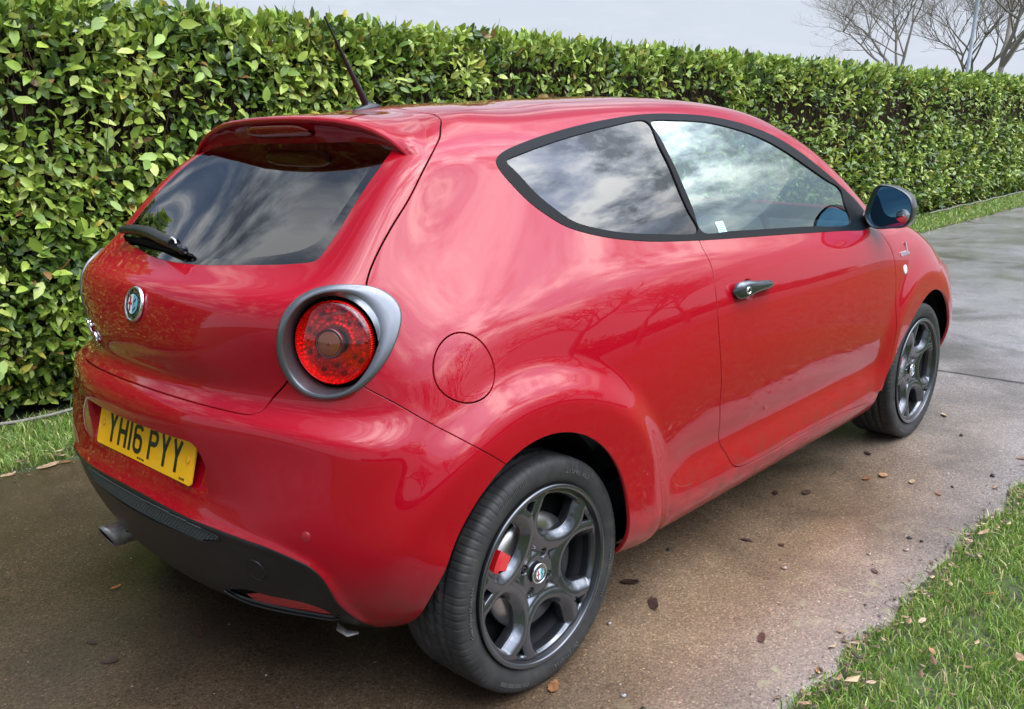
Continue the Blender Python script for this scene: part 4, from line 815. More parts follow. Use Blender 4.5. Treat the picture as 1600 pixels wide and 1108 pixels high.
def udist(q):
    d = np.full(len(q), 1e9)
    for a, b in zip(ul[:-1], ul[1:]):
        e = b-a; t_ = np.clip(((q-a)@e)/(e@e+1e-12), 0, 1); w_ = q-a-t_[:, None]*e; d = np.minimum(d, (w_*w_).sum(1))
    return np.sqrt(d)
Up = np.vstack([ul, [(.30, -.14), (.30, .14)]])
def hfun(xy):
    q, r, s = local(xy); d = udist(q); ins = inpoly(q, Up); sd = np.where(ins, -d, d)
    crest_h = np.interp(r, [0, .03, .05, .085, .13, .17, .2, .22], [-.026, -.026, -.0255, -.022, -.014, -.008, -.006, -.0085])
    xi = np.clip(-sd/.027, 0, 1); xo = np.clip(sd/.012, 0, 1); dome = np.where(sd < 0, -.0015*xi-.0150*np.clip((xi-.22)/.78, 0, 1)**1.35, -.0030*xo**2)
    web = -.0030-.0130*sst(.012, .034, sd)*sst(.040, .075, r)
    h = crest_h+np.where(sd > .012, web, dome)*(1-.75*sst(.196, .206, r))
    kk = sst(.036, .056, r); h = h*kk+(crest_h-.004)*(1-kk)
    lug = np.full(len(xy), 1e9)
    for k in range(4):
        a = R(62+90*k); lug = np.minimum(lug, np.hypot(xy[:, 0]-.049*math.cos(a), xy[:, 1]-.049*math.sin(a)))
    h = h-.014*(1-sst(.0085, .0125, lug)); return h, sd, r, s, lug
class P2:
    def __init__(s, xy, tri): u, inv = np.unique(tri, return_inverse=True); s.xy = xy[u]; s.tri = inv.reshape(-1, 3); s.u = u
def split2(xy, tri, phi):
    phi = np.where(np.abs(phi) < 1e-7, 1e-7, phi); pos = phi > 0; k = pos[tri].sum(1); keep = [tri[k == 3]]; m = tri[(k > 0) & (k < 3)]; km = k[(k > 0) & (k < 3)]
    odd = np.where(km[:, None] == 1, pos[m], ~pos[m]); r = odd.argmax(1); i = np.arange(len(m)); a, b, c = m[i, r], m[i, (r+1) % 3], m[i, (r+2) % 3]
    e = np.sort(np.vstack([np.stack([a, b], 1), np.stack([a, c], 1)]), axis=1); ue, inv = np.unique(e, axis=0, return_inverse=True); inv = inv.ravel()
    tt = phi[ue[:, 0]]/(phi[ue[:, 0]]-phi[ue[:, 1]]); n = xy[ue[:, 0]]+(xy[ue[:, 1]]-xy[ue[:, 0]])*tt[:, None]; n0 = len(xy); ab, ac = n0+inv[:len(a)], n0+inv[len(a):]
    o1 = km == 1; keep += [np.stack([a, ab, ac], 1)[o1], np.stack([ab, b, c], 1)[~o1], np.stack([ab, c, ac], 1)[~o1]]
    return np.vstack([xy, n]), np.vstack(keep)
h, sd, r, s, lug = hfun(xy); phi = sd+.0270                         # keep outside the hole (ribbon inner edge at -.0125)
phi = np.where(r > .2145, .02, np.maximum(phi, r-.2005))
wxy, wtri = split2(xy, wt, phi)
h, sd, r, s, lug = hfun(wxy); phi = np.maximum(np.maximum(.0125-sd, .172-r), r-.2005); phi = np.where(r > .2145, .02, phi)
wxy, wtri = split2(wxy, wtri, phi); p2 = P2(wxy, wtri); wxy, wtri = p2.xy, p2.tri
h = hfun(wxy)[0]; e_ = 4e-4
def hh(q): return hfun(q)[0]
gx = (hh(wxy+[e_, 0])-hh(wxy-[e_, 0]))/(2*e_); gz = (hh(wxy+[0, e_])-hh(wxy-[0, e_]))/(2*e_); gx, gz = np.clip(gx, -2, 2), np.clip(gz, -2, 2)
wn = np.stack([-gx, -np.ones(len(gx)), -gz], -1); wn /= np.linalg.norm(wn, axis=1)[:, None]
FY = -.104                                                        # rim plane
wv = np.stack([wxy[:, 0], FY-h, wxy[:, 1]], -1)
E_ = np.vstack([wtri[:, [0, 1]], wtri[:, [1, 2]], wtri[:, [2, 0]]]); es = np.sort(E_, 1); _, ix, ct = np.unique(es, axis=0, return_index=True, return_counts=True); E_ = E_[ix[ct == 1]]
rb_ = np.hypot(wxy[E_[:, 0], 0], wxy[E_[:, 0], 1]); aa_ = np.abs(wxy[E_[:, 0], 1])+(wxy[E_[:, 0], 0] < 0); E_ = E_[(rb_ > .02) & (rb_ < .2150) & ~((np.abs(wxy[E_].reshape(-1, 4)[:, 1]) < 1e-9) & (np.abs(wxy[E_].reshape(-1, 4)[:, 3]) < 1e-9))]
bv, inv = np.unique(E_, return_inverse=True); inv = inv.reshape(-1, 2); n0 = len(wv); k = len(bv)
hfE = E_
d_ = wv[E_[:, 1]]-wv[E_[:, 0]]; sn = np.cross(d_, [0, 1., 0]); acc = np.zeros((k, 3)); np.add.at(acc, inv[:, 0], sn); np.add.at(acc, inv[:, 1], sn); acc[:, 1] = 0; acc /= np.linalg.norm(acc, axis=1)[:, None]+1e-12
# outward (into the hole) direction: away from material
tmap = {}
allE = np.vstack([wtri[:, [0, 1]], wtri[:, [1, 2]], wtri[:, [2, 0]]]); opp = np.r_[wtri[:, 2], wtri[:, 0], wtri[:, 1]]; ke = {tuple(sorted(e)): o for e, o in zip(map(tuple, allE), opp)} if False else None
_, ix2, ct2 = np.unique(np.sort(allE, 1), axis=0, return_index=True, return_counts=True); mE = ix2[ct2 == 1]; oo = dict(zip(map(tuple, allE[mE].tolist()), opp[mE].tolist()))
op = np.array([oo[tuple(e)] for e in E_.tolist()]); mid = (wv[E_[:, 0]]+wv[E_[:, 1]])/2; sg = np.sign(((mid-wv[op])*sn).sum(1)); sn = sn*sg[:, None]; acc = np.zeros((k, 3)); np.add.at(acc, inv[:, 0], sn); np.add.at(acc, inv[:, 1], sn); acc[:, 1] = 0; acc /= np.linalg.norm(acc, axis=1)[:, None]+1e-12
B0 = wv[bv]; Y1 = B0+acc*.0015+[0, .0020, 0]; Y2 = B0+acc*.0018+[0, .012, 0]; Y3 = B0-acc*.004+[0, .034, 0]
nq = acc+[0, -1, 0]; nq /= np.linalg.norm(nq, axis=1)[:, None]
VW = np.vstack([wv, B0, Y1, Y2, Y3]); NW = np.vstack([wn, (wn[bv]+nq)/np.linalg.norm(wn[bv]+nq, axis=1)[:, None], (nq+acc)/np.linalg.norm(nq+acc, axis=1)[:, None], acc, acc]); FW = [wtri]
for lv in range(3):
    A0, A1 = n0+lv*k+inv[:, 0], n0+lv*k+inv[:, 1]; FW += [np.stack([A1, A0, A0+k], 1), np.stack([A1, A0+k, A1+k], 1)]
FW = np.vstack(FW); a, b, c = VW[wtri[:, 0]], VW[wtri[:, 1]], VW[wtri[:, 2]]
if (np.cross(b-a, c-a)[:, 1]).sum() > 0: FW = FW[:, ::-1]
# text on the tyre wall
def wall_text(mb, s, size, rad, ang, flip=False):
    for i, c_ in enumerate(s):
        if c_ == ' ': continue
        an = R(ang)-(i-(len(s)-1)/2)*size*.62/rad*(1 if not flip else -1); v, f = text_geo(c_, size, .0012)
        rr_ = np.array([math.cos(an), 0, math.sin(an)]); tt = np.array([math.sin(an), 0, -math.cos(an)])
        if flip: rr_, tt = rr_, tt
        up_ = rr_ if not flip else -rr_; t2 = tt if not flip else -tt
        mb.add(place(v, rr_*rad+np.array([0, -.1062, 0]), t2, up_, np.array([0, -1., 0])), f)
M_lett = mat('worn tyre lettering', (.085, .082, .078), .55)
M_bolt = mat('dark bolt', (.08, .08, .08), .35, .8)
KW = 1.035
def build_wheel(inner=False):
    rt = MB(); rt.lathe([(-.1035, .2155), (-.1055, .2165), (-.1070, .220), (-.1072, .2245), (-.104, .2270), (-.098, .2270), (-.088, .2240), (-.078, .221)], 96); 
    rt.lathe([(-.104, .2155), (-.098, .213), (-.080, .209), (-.04, .207), (-.035, .203), (.06, .203), (.075, .212), (.088, .224)], 96)
    rt.v = [(x*KW, y, z*KW) for x, y, z in rt.v]; wh = rt.obj('wheel', M_barrel, car)
    ry = mesh_obj('tyre', tyre_f.v, np.array(tyre_f.f, np.int32), M_tyre, wh)
    al = mesh_obj('alloy_rim', VW*np.array([KW, 1, KW]), FW, M_alloy, wh, normals=NW)
    MB().lathe([(a, b*KW) for a, b in [(-.104, .2150), (-.1062, .2165), (-.1078, .220), (-.1080, .2250), (-.1045, .2275)]], 128).obj('rim_edge', M_alloy, wh)
    lt = MB(); wall_text(lt, '215/45 R17', .0165, .268, 62); wall_text(lt, 'ContiSportContact', .0125, .266, 178); wall_text(lt, 'ContiSportContact', .0125, .266, -20)
    wall_text(lt, 'Continental', .0165, .268, -75); lt.obj('tyre_lettering', M_lett, wh, smooth=False)['kind'] = 'stuff'
    bt = MB()
    for a0 in (104, 110, 116, 122, -128, -122, -116, -110):
        for j in range(5):
            an = R(a0+j*1.05); rr_ = np.array([math.cos(an), 0, math.sin(an)]); tt = np.array([-math.sin(an), 0, math.cos(an)]); bt.box(rr_*.277+np.array([0, -.1052, 0]), (.010, .0016, .0018), rot=np.stack([rr_, [0, 1, 0], tt], 1))
    bt.obj('tyre_ribs', M_lett, wh, smooth=False)['kind'] = 'stuff'
    for k_ in range(4):
        lb_ = MB(); a = R(62+90*k_); c_ = np.array([.049*math.cos(a), FY+.038, .049*math.sin(a)]); ring(lb_, c_, np.array([1., 0, 0]), np.array([0, 0, 1.]), np.array([0, -1., 0]), [(.0080, -.01), (.0078, .005), (.0065, .0065), (.0045, .006), (.004, .001), (.0005, .001)], 6)
        lb_.obj('wheel_bolt', M_bolt, wh, smooth=False)
    crest(np.array([0, FY+.0235, 0]), np.array([1., 0, 0]), np.array([0, 0, 1.]), np.array([0, -1., 0]), .0265, wh, 'centre_cap')
    MB().tube([(.205*math.cos(R(-43)), -.085, .205*math.sin(R(-43))), (.188*math.cos(R(-43)), -.106, .188*math.sin(R(-43)))], [.0055, .0035], 8).obj('tyre_valve', M_black, wh)
    MB().lathe([(-.030, .045), (-.046, .047), (-.046, .085), (-.052, .088), (-.052, .150), (-.030, .150), (-.030, .088)], 72).obj('brake_disc', M_disc, wh)
    cq = MB()
    for a0, a1, i0 in ((140, 157, .118), (157, 170, .146), (170, 184, .118)):
        G = [[(rad*math.cos(a), y, rad*math.sin(a)) for y, rad in ((-.068, i0), (-.074, i0+.003), (-.076, .150), (-.068, .158), (-.03, .160), (-.03, i0))] for a in np.linspace(R(a0), R(a1), 8)]
        n1_ = len(cq.v); cq.grid(np.array(G), cv=True); cq.f += [tuple(n1_+i for i in range(6)), tuple(n1_+7*6+i for i in range(6))[::-1]]
    cq.obj('brake_caliper', M_cal, wh, auto=35)
    MB().lathe([(-.02, .20), (-.02, .02), (.0, .02)], 40).obj('hub_shadow_plate', M_liner, wh)
    return wh
def copy_tree(o, parent=None):
    c = o.copy(); SC.collection.objects.link(c); c.parent = parent
    for ch in [q for q in bpy.data.objects if q.parent == o]: copy_tree(ch, c)
    return c
w0 = build_wheel(); w0.location = (0, -.735, .305)
w1 = copy_tree(w0, car); w1.location = (2.511, -.735, .305); w1.rotation_euler = (0, R(-4), 0)
for x in (0, 2.511):
    w2_ = copy_tree(w0, car); w2_.location = (x, .735, .305); w2_.rotation_euler = (0, 0, math.pi)
# ------------------------------------------------------------ ground and drive
def attr_mesh(name, v, f, tint, m, parent=None, smooth=True):
    o = mesh_obj(name, v, f, m, parent, smooth); a = o.data.color_attributes.new('tint', 'FLOAT_COLOR', 'POINT')
    c = np.ones((len(v), 4), np.float32); c[:, :3] = tint; a.data.foreach_set('color', c.ravel()); return o
def sn1(x, seed, f): 
    k = np.random.default_rng(seed).uniform(0, 6.28, 8); return sum(math.sin(1)*0+np.sin(x*f*(1.7**i)+k[i])/(1.55**i) for i in range(6))/2.2
M_soil = mat('damp soil', (.035, .026, .018), .85); t, NN_, LL_, B_ = nodes(M_soil)
LL_(ramp(t, noise(t, coord(t), 7, 8, .7), [(.33, (.030, .030, .014)), (.50, (.048, .066, .020)), (.72, (.070, .110, .028))]), B_.inputs['Base Color']); bump(t, B_, noise(t, coord(t), 40, 5), .8, .02)
mesh_obj('ground', [(-60, -80, -.008), (160, -80, -.008), (160, 80, -.008), (-60, 80, -.008)], [(0, 1, 2, 3)], M_soil)['kind'] = 'structure'
M_road = mat('wet drive surface', (.13, .10, .08), .4); t, NN_, LL_, B_ = nodes(M_road); co = coord(t)
sx = t.nodes.new('ShaderNodeSeparateXYZ'); LL_(co, sx.inputs[0])
big = noise(t, co, .55, 5, .6, .4); mid = noise(t, co, 3.2, 6, .65); fine = noise(t, co, 95, 3, .6); vf = noise(t, co, 330, 2, .6)
far = t.nodes.new('ShaderNodeMapRange'); far.inputs[1].default_value = 1.6; far.inputs[2].default_value = 4.6; LL_(sx.outputs[0], far.inputs[0])
# brown silt film near the car; sky sheen painted in as grey further along
cA = ramp(t, big, [(.30, (.110, .072, .042)), (.52, (.190, .128, .078)), (.72, (.245, .168, .106))])
cB = ramp(t, big, [(.30, (.190, .176, .172)), (.70, (.290, .270, .266))])
yy = t.nodes.new('ShaderNodeMapRange'); yy.inputs[1].default_value = -1.05; yy.inputs[2].default_value = -1.55; LL_(sx.outputs[1], yy.inputs[0])
fm = t.nodes.new('ShaderNodeMath'); fm.operation = 'MULTIPLY_ADD'; fm.inputs[1].default_value = .6; fm.use_clamp = True; LL_(yy.outputs[0], fm.inputs[0]); LL_(far.outputs[0], fm.inputs[2])
base = mixc(t, fm.outputs[0], cA, cB)
base = mixc(t, .55, base, ramp(t, mid, [(.3, (.55,)*3), (.7, (1.15,)*3)]), 'MULTIPLY')
vo = t.nodes.new('ShaderNodeTexVoronoi'); vo.inputs['Scale'].default_value = 210; vo.inputs['Randomness'].default_value = 1; LL_(co, vo.inputs[0])
sepc = t.nodes.new('ShaderNodeSeparateColor'); LL_(vo.outputs['Color'], sepc.inputs[0])
gr = ramp(t, sepc.outputs[0], [(0, (.45,)*3), (.25, (.72,)*3), (.8, (1.15,)*3), (.93, (1.35,)*3), (.985, (1.8, 1.7, 1.6)), (1, (2.6, 2.5, 2.4))]); base = mixc(t, .70, base, gr, 'MULTIPLY')
base = mixc(t, .30, base, ramp(t, fine, [(.35, (.6,)*3), (.65, (1.3,)*3)]), 'MULTIPLY')
# shade behind the car, painted into the wet drive's colour
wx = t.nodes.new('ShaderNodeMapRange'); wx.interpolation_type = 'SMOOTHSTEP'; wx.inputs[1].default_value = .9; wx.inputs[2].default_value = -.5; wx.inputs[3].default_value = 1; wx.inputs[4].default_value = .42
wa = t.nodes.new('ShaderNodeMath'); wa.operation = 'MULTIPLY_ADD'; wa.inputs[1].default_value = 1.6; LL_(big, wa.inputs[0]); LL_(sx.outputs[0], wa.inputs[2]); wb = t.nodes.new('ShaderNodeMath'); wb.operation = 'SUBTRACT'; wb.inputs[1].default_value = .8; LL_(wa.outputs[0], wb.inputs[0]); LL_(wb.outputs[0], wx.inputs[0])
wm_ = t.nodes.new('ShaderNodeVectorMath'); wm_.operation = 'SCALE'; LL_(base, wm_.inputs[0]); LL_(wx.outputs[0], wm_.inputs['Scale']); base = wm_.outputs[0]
# lichen blotches along the grass edge
li = noise(t, co, 13, 3, .5, .5); lm = ramp(t, li, [(.60, (0,)*3), (.66, (1,)*3)]); ly = t.nodes.new('ShaderNodeMapRange'); ly.inputs[1].default_value = -.98; ly.inputs[2].default_value = -1.2; LL_(sx.outputs[1], ly.inputs[0])
lx = t.nodes.new('ShaderNodeMapRange'); lx.inputs[1].default_value = 1.9; lx.inputs[2].default_value = 1.2; LL_(sx.outputs[0], lx.inputs[0])
m1 = t.nodes.new('ShaderNodeMath'); m1.operation = 'MULTIPLY'; LL_(lm, m1.inputs[0]); LL_(ly.outputs[0], m1.inputs[1]); m2 = t.nodes.new('ShaderNodeMath'); m2.operation = 'MULTIPLY'; LL_(m1.outputs[0], m2.inputs[0]); LL_(lx.outputs[0], m2.inputs[1])
m3 = t.nodes.new('ShaderNodeMath'); m3.operation = 'MULTIPLY'; m3.inputs[1].default_value = .55; LL_(m2.outputs[0], m3.inputs[0]); base = mixc(t, m3.outputs[0], base, (.26, .235, .13))
# dark damp stains
stn = noise(t, co, 1.5, 4, .55, .8); base = mixc(t, ramp(t, stn, [(.50, (0,)*3), (.70, (.60,)*3)]), base, (.035, .026, .020))
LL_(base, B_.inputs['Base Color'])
rgh = ramp(t, noise(t, co, .9, 5, .6, .6), [(.36, (.10,)*3), (.54, (.17,)*3), (.74, (.30,)*3)]); LL_(rgh, B_.inputs['Roughness'])
hm = mixc(t, .5, vf, fine); 
wetm = ramp(t, noise(t, co, .9, 5, .6, .6), [(.36, (.05,)*3), (.55, (.40,)*3)])
bp = t.nodes.new('ShaderNodeBump'); bp.inputs['Distance'].default_value = .004; LL_(wetm, bp.inputs['Strength']); LL_(hm, bp.inputs['Height']); LL_(bp.outputs[0], B_.inputs['Normal'])
xs = np.r_[np.arange(-14, -1, .2), np.arange(-1, 6, .02), np.arange(6, 30, .15), np.arange(30, 140, 3.)]
def edge_r(x): return -1.365+.022*sn1(x, 3, 2.2)+.018*sn1(x, 5, 13)
def edge_l(x): return 1.89+.02*sn1(x, 8, 1.1)+.016*sn1(x, 9, 9)
ya = np.r_[0, .02, .5, 1, 1.5, .98, 1]
G = []
for x in xs:
    a, b = float(edge_r(x)), float(edge_l(x)); G.append([(x, a, -.010), (x, a+.012, -.002), (x, a+.03, 0), (x, a+.7, 0), (x, (a+b)/2, 0), (x, b-.7, 0), (x, b-.03, 0), (x, b-.012, -.002), (x, b, -.010)])
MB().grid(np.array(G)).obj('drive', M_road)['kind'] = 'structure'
# joint line across the slab
cx = np.linspace(-1.33, 1.86, 90); pts = np.stack([3.73+.012*sn1(cx, 21, 5)+.006*sn1(cx, 22, 30), cx], -1); wd = .006+.003*np.abs(sn1(cx, 23, 17))
G = np.array([[(x-w_, y, .004), (x+w_, y, .004)] for (x, y), w_ in zip(pts, wd)]); MB().grid(G).obj('crack', mat('dark crack', (.012, .010, .009), .7))['kind'] = 'structure'
# ------------------------------------------------------------ grass
M_grass = mat('grass blades', (.05, .1, .02), .45); t, NN_, LL_, B_ = nodes(M_grass)
at = t.nodes.new('ShaderNodeAttribute'); at.attribute_name = 'tint'; LL_(at.outputs[0], B_.inputs['Base Color'])
tl = t.nodes.new('ShaderNodeBsdfTranslucent'); LL_(at.outputs[0], tl.inputs[0]); ms = t.nodes.new('ShaderNodeMixShader'); ms.inputs[0].default_value = .3
LL_(B_.outputs[0], ms.inputs[1]); LL_(tl.outputs[0], ms.inputs[2]); LL_(ms.outputs[0], t.nodes['Material Output'].inputs[0])
def grass(name, X, Y, hmin, hmax, wd, label, zf=lambda x, y: 0):
    n = len(X); h = nr.uniform(hmin, hmax, n)*nr.choice([1, 1, .6], n); az = nr.uniform(0, 2*np.pi, n); ln = nr.uniform(.2, 1.1, n)*h; w_ = wd*nr.uniform(.6, 1.3, n); ta = nr.uniform(0, 2*np.pi, n)
    d = np.stack([np.cos(az), np.sin(az), 0*az], -1); s = np.stack([-np.sin(ta), np.cos(ta), 0*az], -1)*w_[:, None]; B = np.stack([X, Y, np.full(n, -.004)], -1)
    m_ = B+d*(ln*.35)[:, None]+np.array([0, 0, 1])*(h*.62)[:, None]; tp = B+d*ln[:, None]+np.array([0, 0, 1])*(h*nr.uniform(.75, 1., n))[:, None]
    v = np.stack([B-s, B+s, m_+s*.75, m_-s*.75, tp], 1).reshape(-1, 3); i = np.arange(n)*5
    f = np.concatenate([np.stack([i, i+1, i+2], 1), np.stack([i, i+2, i+3], 1), np.stack([i+3, i+2, i+4], 1)])
    g = np.array([(.150, .270, .035), (.215, .350, .052), (.095, .180, .028), (.330, .420, .090), (.55, .54, .22), (.46, .37, .19)]); c = g[nr.choice(6, n, p=[.28, .25, .18, .15, .08, .06])]*nr.uniform(.8, 1.2, (n, 1))
    return attr_mesh(name, v, f, np.repeat(c, 5, 0), M_grass, None, True)
def rnd_area(n, x0, x1, ya, yb): return nr.uniform(x0, x1, n), nr.uniform(ya, yb, n)
def clumpy(X, Y, s, keep):
    v = np.sin(X*s+1.3*np.sin(Y*s*.7))+np.sin(Y*s*1.3+1.1*np.sin(X*s*.9)); return v > keep+nr.uniform(-1, 1, len(X))
X1, Y1_ = rnd_area(210000, -1.6, 4.2, -3.1, -1.325); k = (Y1_ < edge_r(X1)+nr.normal(0, .012, len(X1))) & (clumpy(X1, Y1_, 19, -1.5))
top(grass('grass', X1[k], Y1_[k], .014, .046, .0019, None), kind='stuff')
X2, Y2_ = rnd_area(130000, -8, 30, -8, -1.33); k = (Y2_ < edge_r(X2)) & ~((X2 > -1.6) & (X2 < 4.2) & (Y2_ > -3.1)); top(grass('grass', X2[k], Y2_[k], .03, .08, .006, None), kind='stuff')
X3, Y3_ = rnd_area(26000, -1.6, .9, 1.85, 2.62); k = Y3_ > edge_l(X3)+np.abs(nr.normal(0, .05, len(X3))); top(grass('grass', X3[k], Y3_[k], .025, .075, .0024, None), kind='stuff')
X4, Y4_ = rnd_area(60000, .9, 34, 1.85, 2.66); k = Y4_ > edge_l(X4)+np.abs(nr.normal(0, .02, len(X4))); top(grass('grass', X4[k], Y4_[k], .03, .07, .006, None), kind='stuff')
# grit lying on the drive
n = 2600; X, Y = rnd_area(n, -1.2, 6, -1.36, 1.8); Y = np.where(nr.random(n) < .35, -1.36+np.abs(nr.normal(0, .05, n)), Y); s = np.exp(nr.normal(-6.2, .35, n)); ic = np.array([(1, 0, 0), (-1, 0, 0), (0, 1, 0), (0, -1, 0), (0, 0, .7), (0, 0, -.7)])
v = ic[None]*s[:, None, None]*nr.uniform(.6, 1.3, (n, 6, 1))+np.stack([X, Y, s*.4], -1)[:, None]; f0 = np.array([(0, 2, 4), (2, 1, 4), (1, 3, 4), (3, 0, 4)]); f = (f0[None]+np.arange(n)[:, None, None]*6).reshape(-1, 3)
M_tint = mat('grit', (.2, .18, .15), .6); t, NN_, LL_, B_ = nodes(M_tint); at = t.nodes.new('ShaderNodeAttribute'); at.attribute_name = 'tint'; LL_(at.outputs[0], B_.inputs['Base Color'])
g = np.array([(.03, .025, .02), (.20, .16, .12), (.38, .34, .29)])[nr.choice(3, n, p=[.5, .35, .15])]; top(attr_mesh('grit', v.reshape(-1, 3), f, np.repeat(g, 6, 0), M_tint, None, False), kind='stuff')
# dead scraps gathered along both grass edges
n = 2600; X = np.r_[nr.uniform(0, 3.4, 1100), nr.uniform(-1.4, .8, 700), nr.uniform(8, 24, 800)]; si = np.r_[np.zeros(1100), np.ones(1500)]; Y = np.where(si == 0, edge_r(X)+nr.normal(-.02, .035, n), edge_l(X)+nr.normal(.03, .05, n))
k_ = nr.random(n) < .35; Y[:1100][k_[:1100]] = nr.uniform(-2.2, -1.38, k_[:1100].sum()); Z = np.where((Y < edge_r(X)-.02) | (Y > edge_l(X)+.02), nr.uniform(.008, .035, n), .004)
a = nr.uniform(0, 6.28, n); s = np.exp(nr.normal(-4.75, .45, n))*np.where(X > 7, 1.8, 1); dx, dy = np.cos(a), np.sin(a); q0 = np.array([(-1, 0, .15), (-.2, .45, 0), (1, .1, .25), (.1, -.4, .05)])
v = np.stack([X[:, None]+(q0[:, 0]*dx[:, None]-q0[:, 1]*dy[:, None])*s[:, None], Y[:, None]+(q0[:, 0]*dy[:, None]+q0[:, 1]*dx[:, None])*s[:, None], Z[:, None]+q0[:, 2]*s[:, None]], -1).reshape(-1, 3)
f = (np.array([(0, 1, 2), (0, 2, 3)])[None]+np.arange(n)[:, None, None]*4).reshape(-1, 3); g = np.array([(.20, .115, .055), (.10, .055, .028), (.34, .24, .13), (.05, .03, .018)])[nr.choice(4, n)]*nr.uniform(.7, 1.2, (n, 1))
top(attr_mesh('leaf_litter', v, f, np.repeat(g, 4, 0), M_tint, None, False), kind='stuff')
# ------------------------------------------------------------ hedge
hedge = top(empty('hedge', (6, 2.7, 0)), 'tall clipped evergreen laurel hedge with glossy leaves running along the far side of the drive', 'hedge')
HX, HY = 6., 2.7
M_leaf = mat('laurel leaf', (.05, .1, .02), .37, 0, .0, .45); t, NN_, LL_, B_ = nodes(M_leaf)
at = t.nodes.new('ShaderNodeAttribute'); at.attribute_name = 'tint'; nzz = noise(t, coord(t), 26, 3)
cc_ = mixc(t, .35, at.outputs[0], ramp(t, nzz, [(.3, (.55,)*3), (.7, (1.5,)*3)]), 'MULTIPLY'); LL_(cc_, B_.inputs['Base Color'])
tl = t.nodes.new('ShaderNodeBsdfTranslucent'); LL_(cc_, tl.inputs[0]); ms = t.nodes.new('ShaderNodeMixShader'); ms.inputs[0].default_value = .22
LL_(B_.outputs[0], ms.inputs[1]); LL_(tl.outputs[0], ms.inputs[2]); LL_(ms.outputs[0], t.nodes['Material Output'].inputs[0])
LT = np.array([(0, 0, 0), (0, .30, -.03), (0, .66, -.03), (0, 1, -.12), (-.20, .24, .035), (-.215, .60, .03), (.20, .24, .035), (.215, .60, .03), (-.10, .86, -.05), (.10, .86, -.05)])
LF = np.array([(0, 1, 4), (4, 1, 5), (5, 1, 2), (5, 2, 8), (8, 2, 3), (0, 6, 1), (6, 7, 1), (7, 2, 1), (7, 9, 2), (9, 3, 2)])
PAL = np.array([(.150, .240, .032), (.230, .340, .045), (.100, .180, .027), (.330, .430, .065), (.440, .520, .120), (.060, .110, .022)])
def leaf_frames(n, P, out, upb, size):
    d = nr.normal(0, 1, (n, 3))*.75+out*nr.uniform(.2, 1, (n, 1))+upb; d /= np.linalg.norm(d, axis=1)[:, None]
    nn = nr.normal(0, 1, (n, 3))*.45+out*.8+np.array([0, 0, .75]); nn -= d*(nn*d).sum(1)[:, None]; nn /= np.linalg.norm(nn, axis=1)[:, None]; s = np.cross(d, nn)
    sc = size*nr.uniform(.45, 1.2, n); wv_ = nr.uniform(.85, 1.25, n)
    v = P[:, None]+(s[:, None]*(LT[None, :, :1]*wv_[:, None, None])+d[:, None]*LT[None, :, 1:2]+nn[:, None]*LT[None, :, 2:]*nr.uniform(.3, 1.8, (n, 1, 1)))*sc[:, None, None]
    return v
def patchn(x, z, s, seed):
    k = np.random.default_rng(seed).uniform(0, 6.28, 12); v = 0
    for i in range(5): v = v+np.sin(x*s*1.63**i+k[i]+1.3*np.sin(z*s*1.4*1.5**i+k[i+5]))/1.4**i
    return v/2.2
def bare(x, z):      # bare brown windows in the face: upper middle of the hedge
    b = patchn(x, z, 2.3, 4)*.8+.95*np.exp(-((z-1.50)/.30)**2)-.42; b = b+.30*sst(3, 8, x)*np.exp(-((z-1.45)/.35)**2)
    return b
def face_leaves(x0, x1, dens_, size, layers):
    vs_, cs_ = [], []
    for yo, dk, upz in layers:
        n = int((x1-x0)*2.06*dens_); x = nr.uniform(x0, x1, n); z = nr.uniform(.06, 2.06, n); b = bare(x, z)
        keep = (b < nr.uniform(-.05, 1.15, n)) | (nr.random(n) < .10); x, z = x[keep], z[keep]; n = len(x)
        y = 2.62+yo+.03*patchn(x, z, 3.1, 6)+nr.normal(0, .014, n)+.10*sst(1.75, 2.1, z)*0+.10*(z < .25)
        out = np.tile(np.array([0, -1., 0]), (n, 1)); up = np.stack([nr.normal(0, .25, n), 0*x, np.where(z > 1.8, .9, -.05)+nr.normal(0, .35, n)], -1)
        v = leaf_frames(n, np.stack([x, y, z], -1), out, up, size)
        pn_ = patchn(x, z, 5., 9); pr = np.clip(.5+.35*pn_+nr.normal(0, .25, n), 0, .999); order = np.array([5, 2, 0, 1, 3, 4]); c = PAL[order[(pr*6).astype(int)]]*nr.uniform(.7, 1.25, (n, 1)); bw = nr.random(n) < .018; c[bw] = np.array([.26, .15, .05]); yw = nr.random(n) < .02; c[yw] = np.array([.50, .44, .08])
        vs_.append(v); cs_.append(c)
    return np.concatenate(vs_), np.concatenate(cs_)
def top_leaves(x0, x1, dens_, size):
    n = int((x1-x0)*.9*dens_); x = nr.uniform(x0, x1, n); y = 2.60+np.abs(nr.normal(0, .32, n)); tz = 2.03+.035*sn1(x, 31, 2.1)+.03*sn1(x, 32, 11)-.006*np.maximum(x-6, 0)
    z = tz-nr.exponential(.05, n); out = nr.normal(0, .5, (n, 3))*[1, 1, 0]+[0, -.25, 0]; up = np.tile(np.array([0, 0, 1.3]), (n, 1)); v = leaf_frames(n, np.stack([x, y, z], -1), out, up, size)
    c = PAL[nr.choice([0, 1, 3, 4, 1], n)]*nr.uniform(.8, 1.2, (n, 1)); return v, c
parts = [face_leaves(-3.5, 3.4, 1020, .074, [(0, 1, 0), (.06, 1, 0), (-.02, 1, 0)]), top_leaves(-3.5, 3.4, 900, .075), face_leaves(3.4, 9, 650, .078, [(0, 1, 0), (.06, 1, 0)]), top_leaves(3.4, 9, 600, .085), face_leaves(9, 34, 400, .088, [(0, 1, 0), (.05, 1, 0)]), top_leaves(9, 34, 260, .105)]
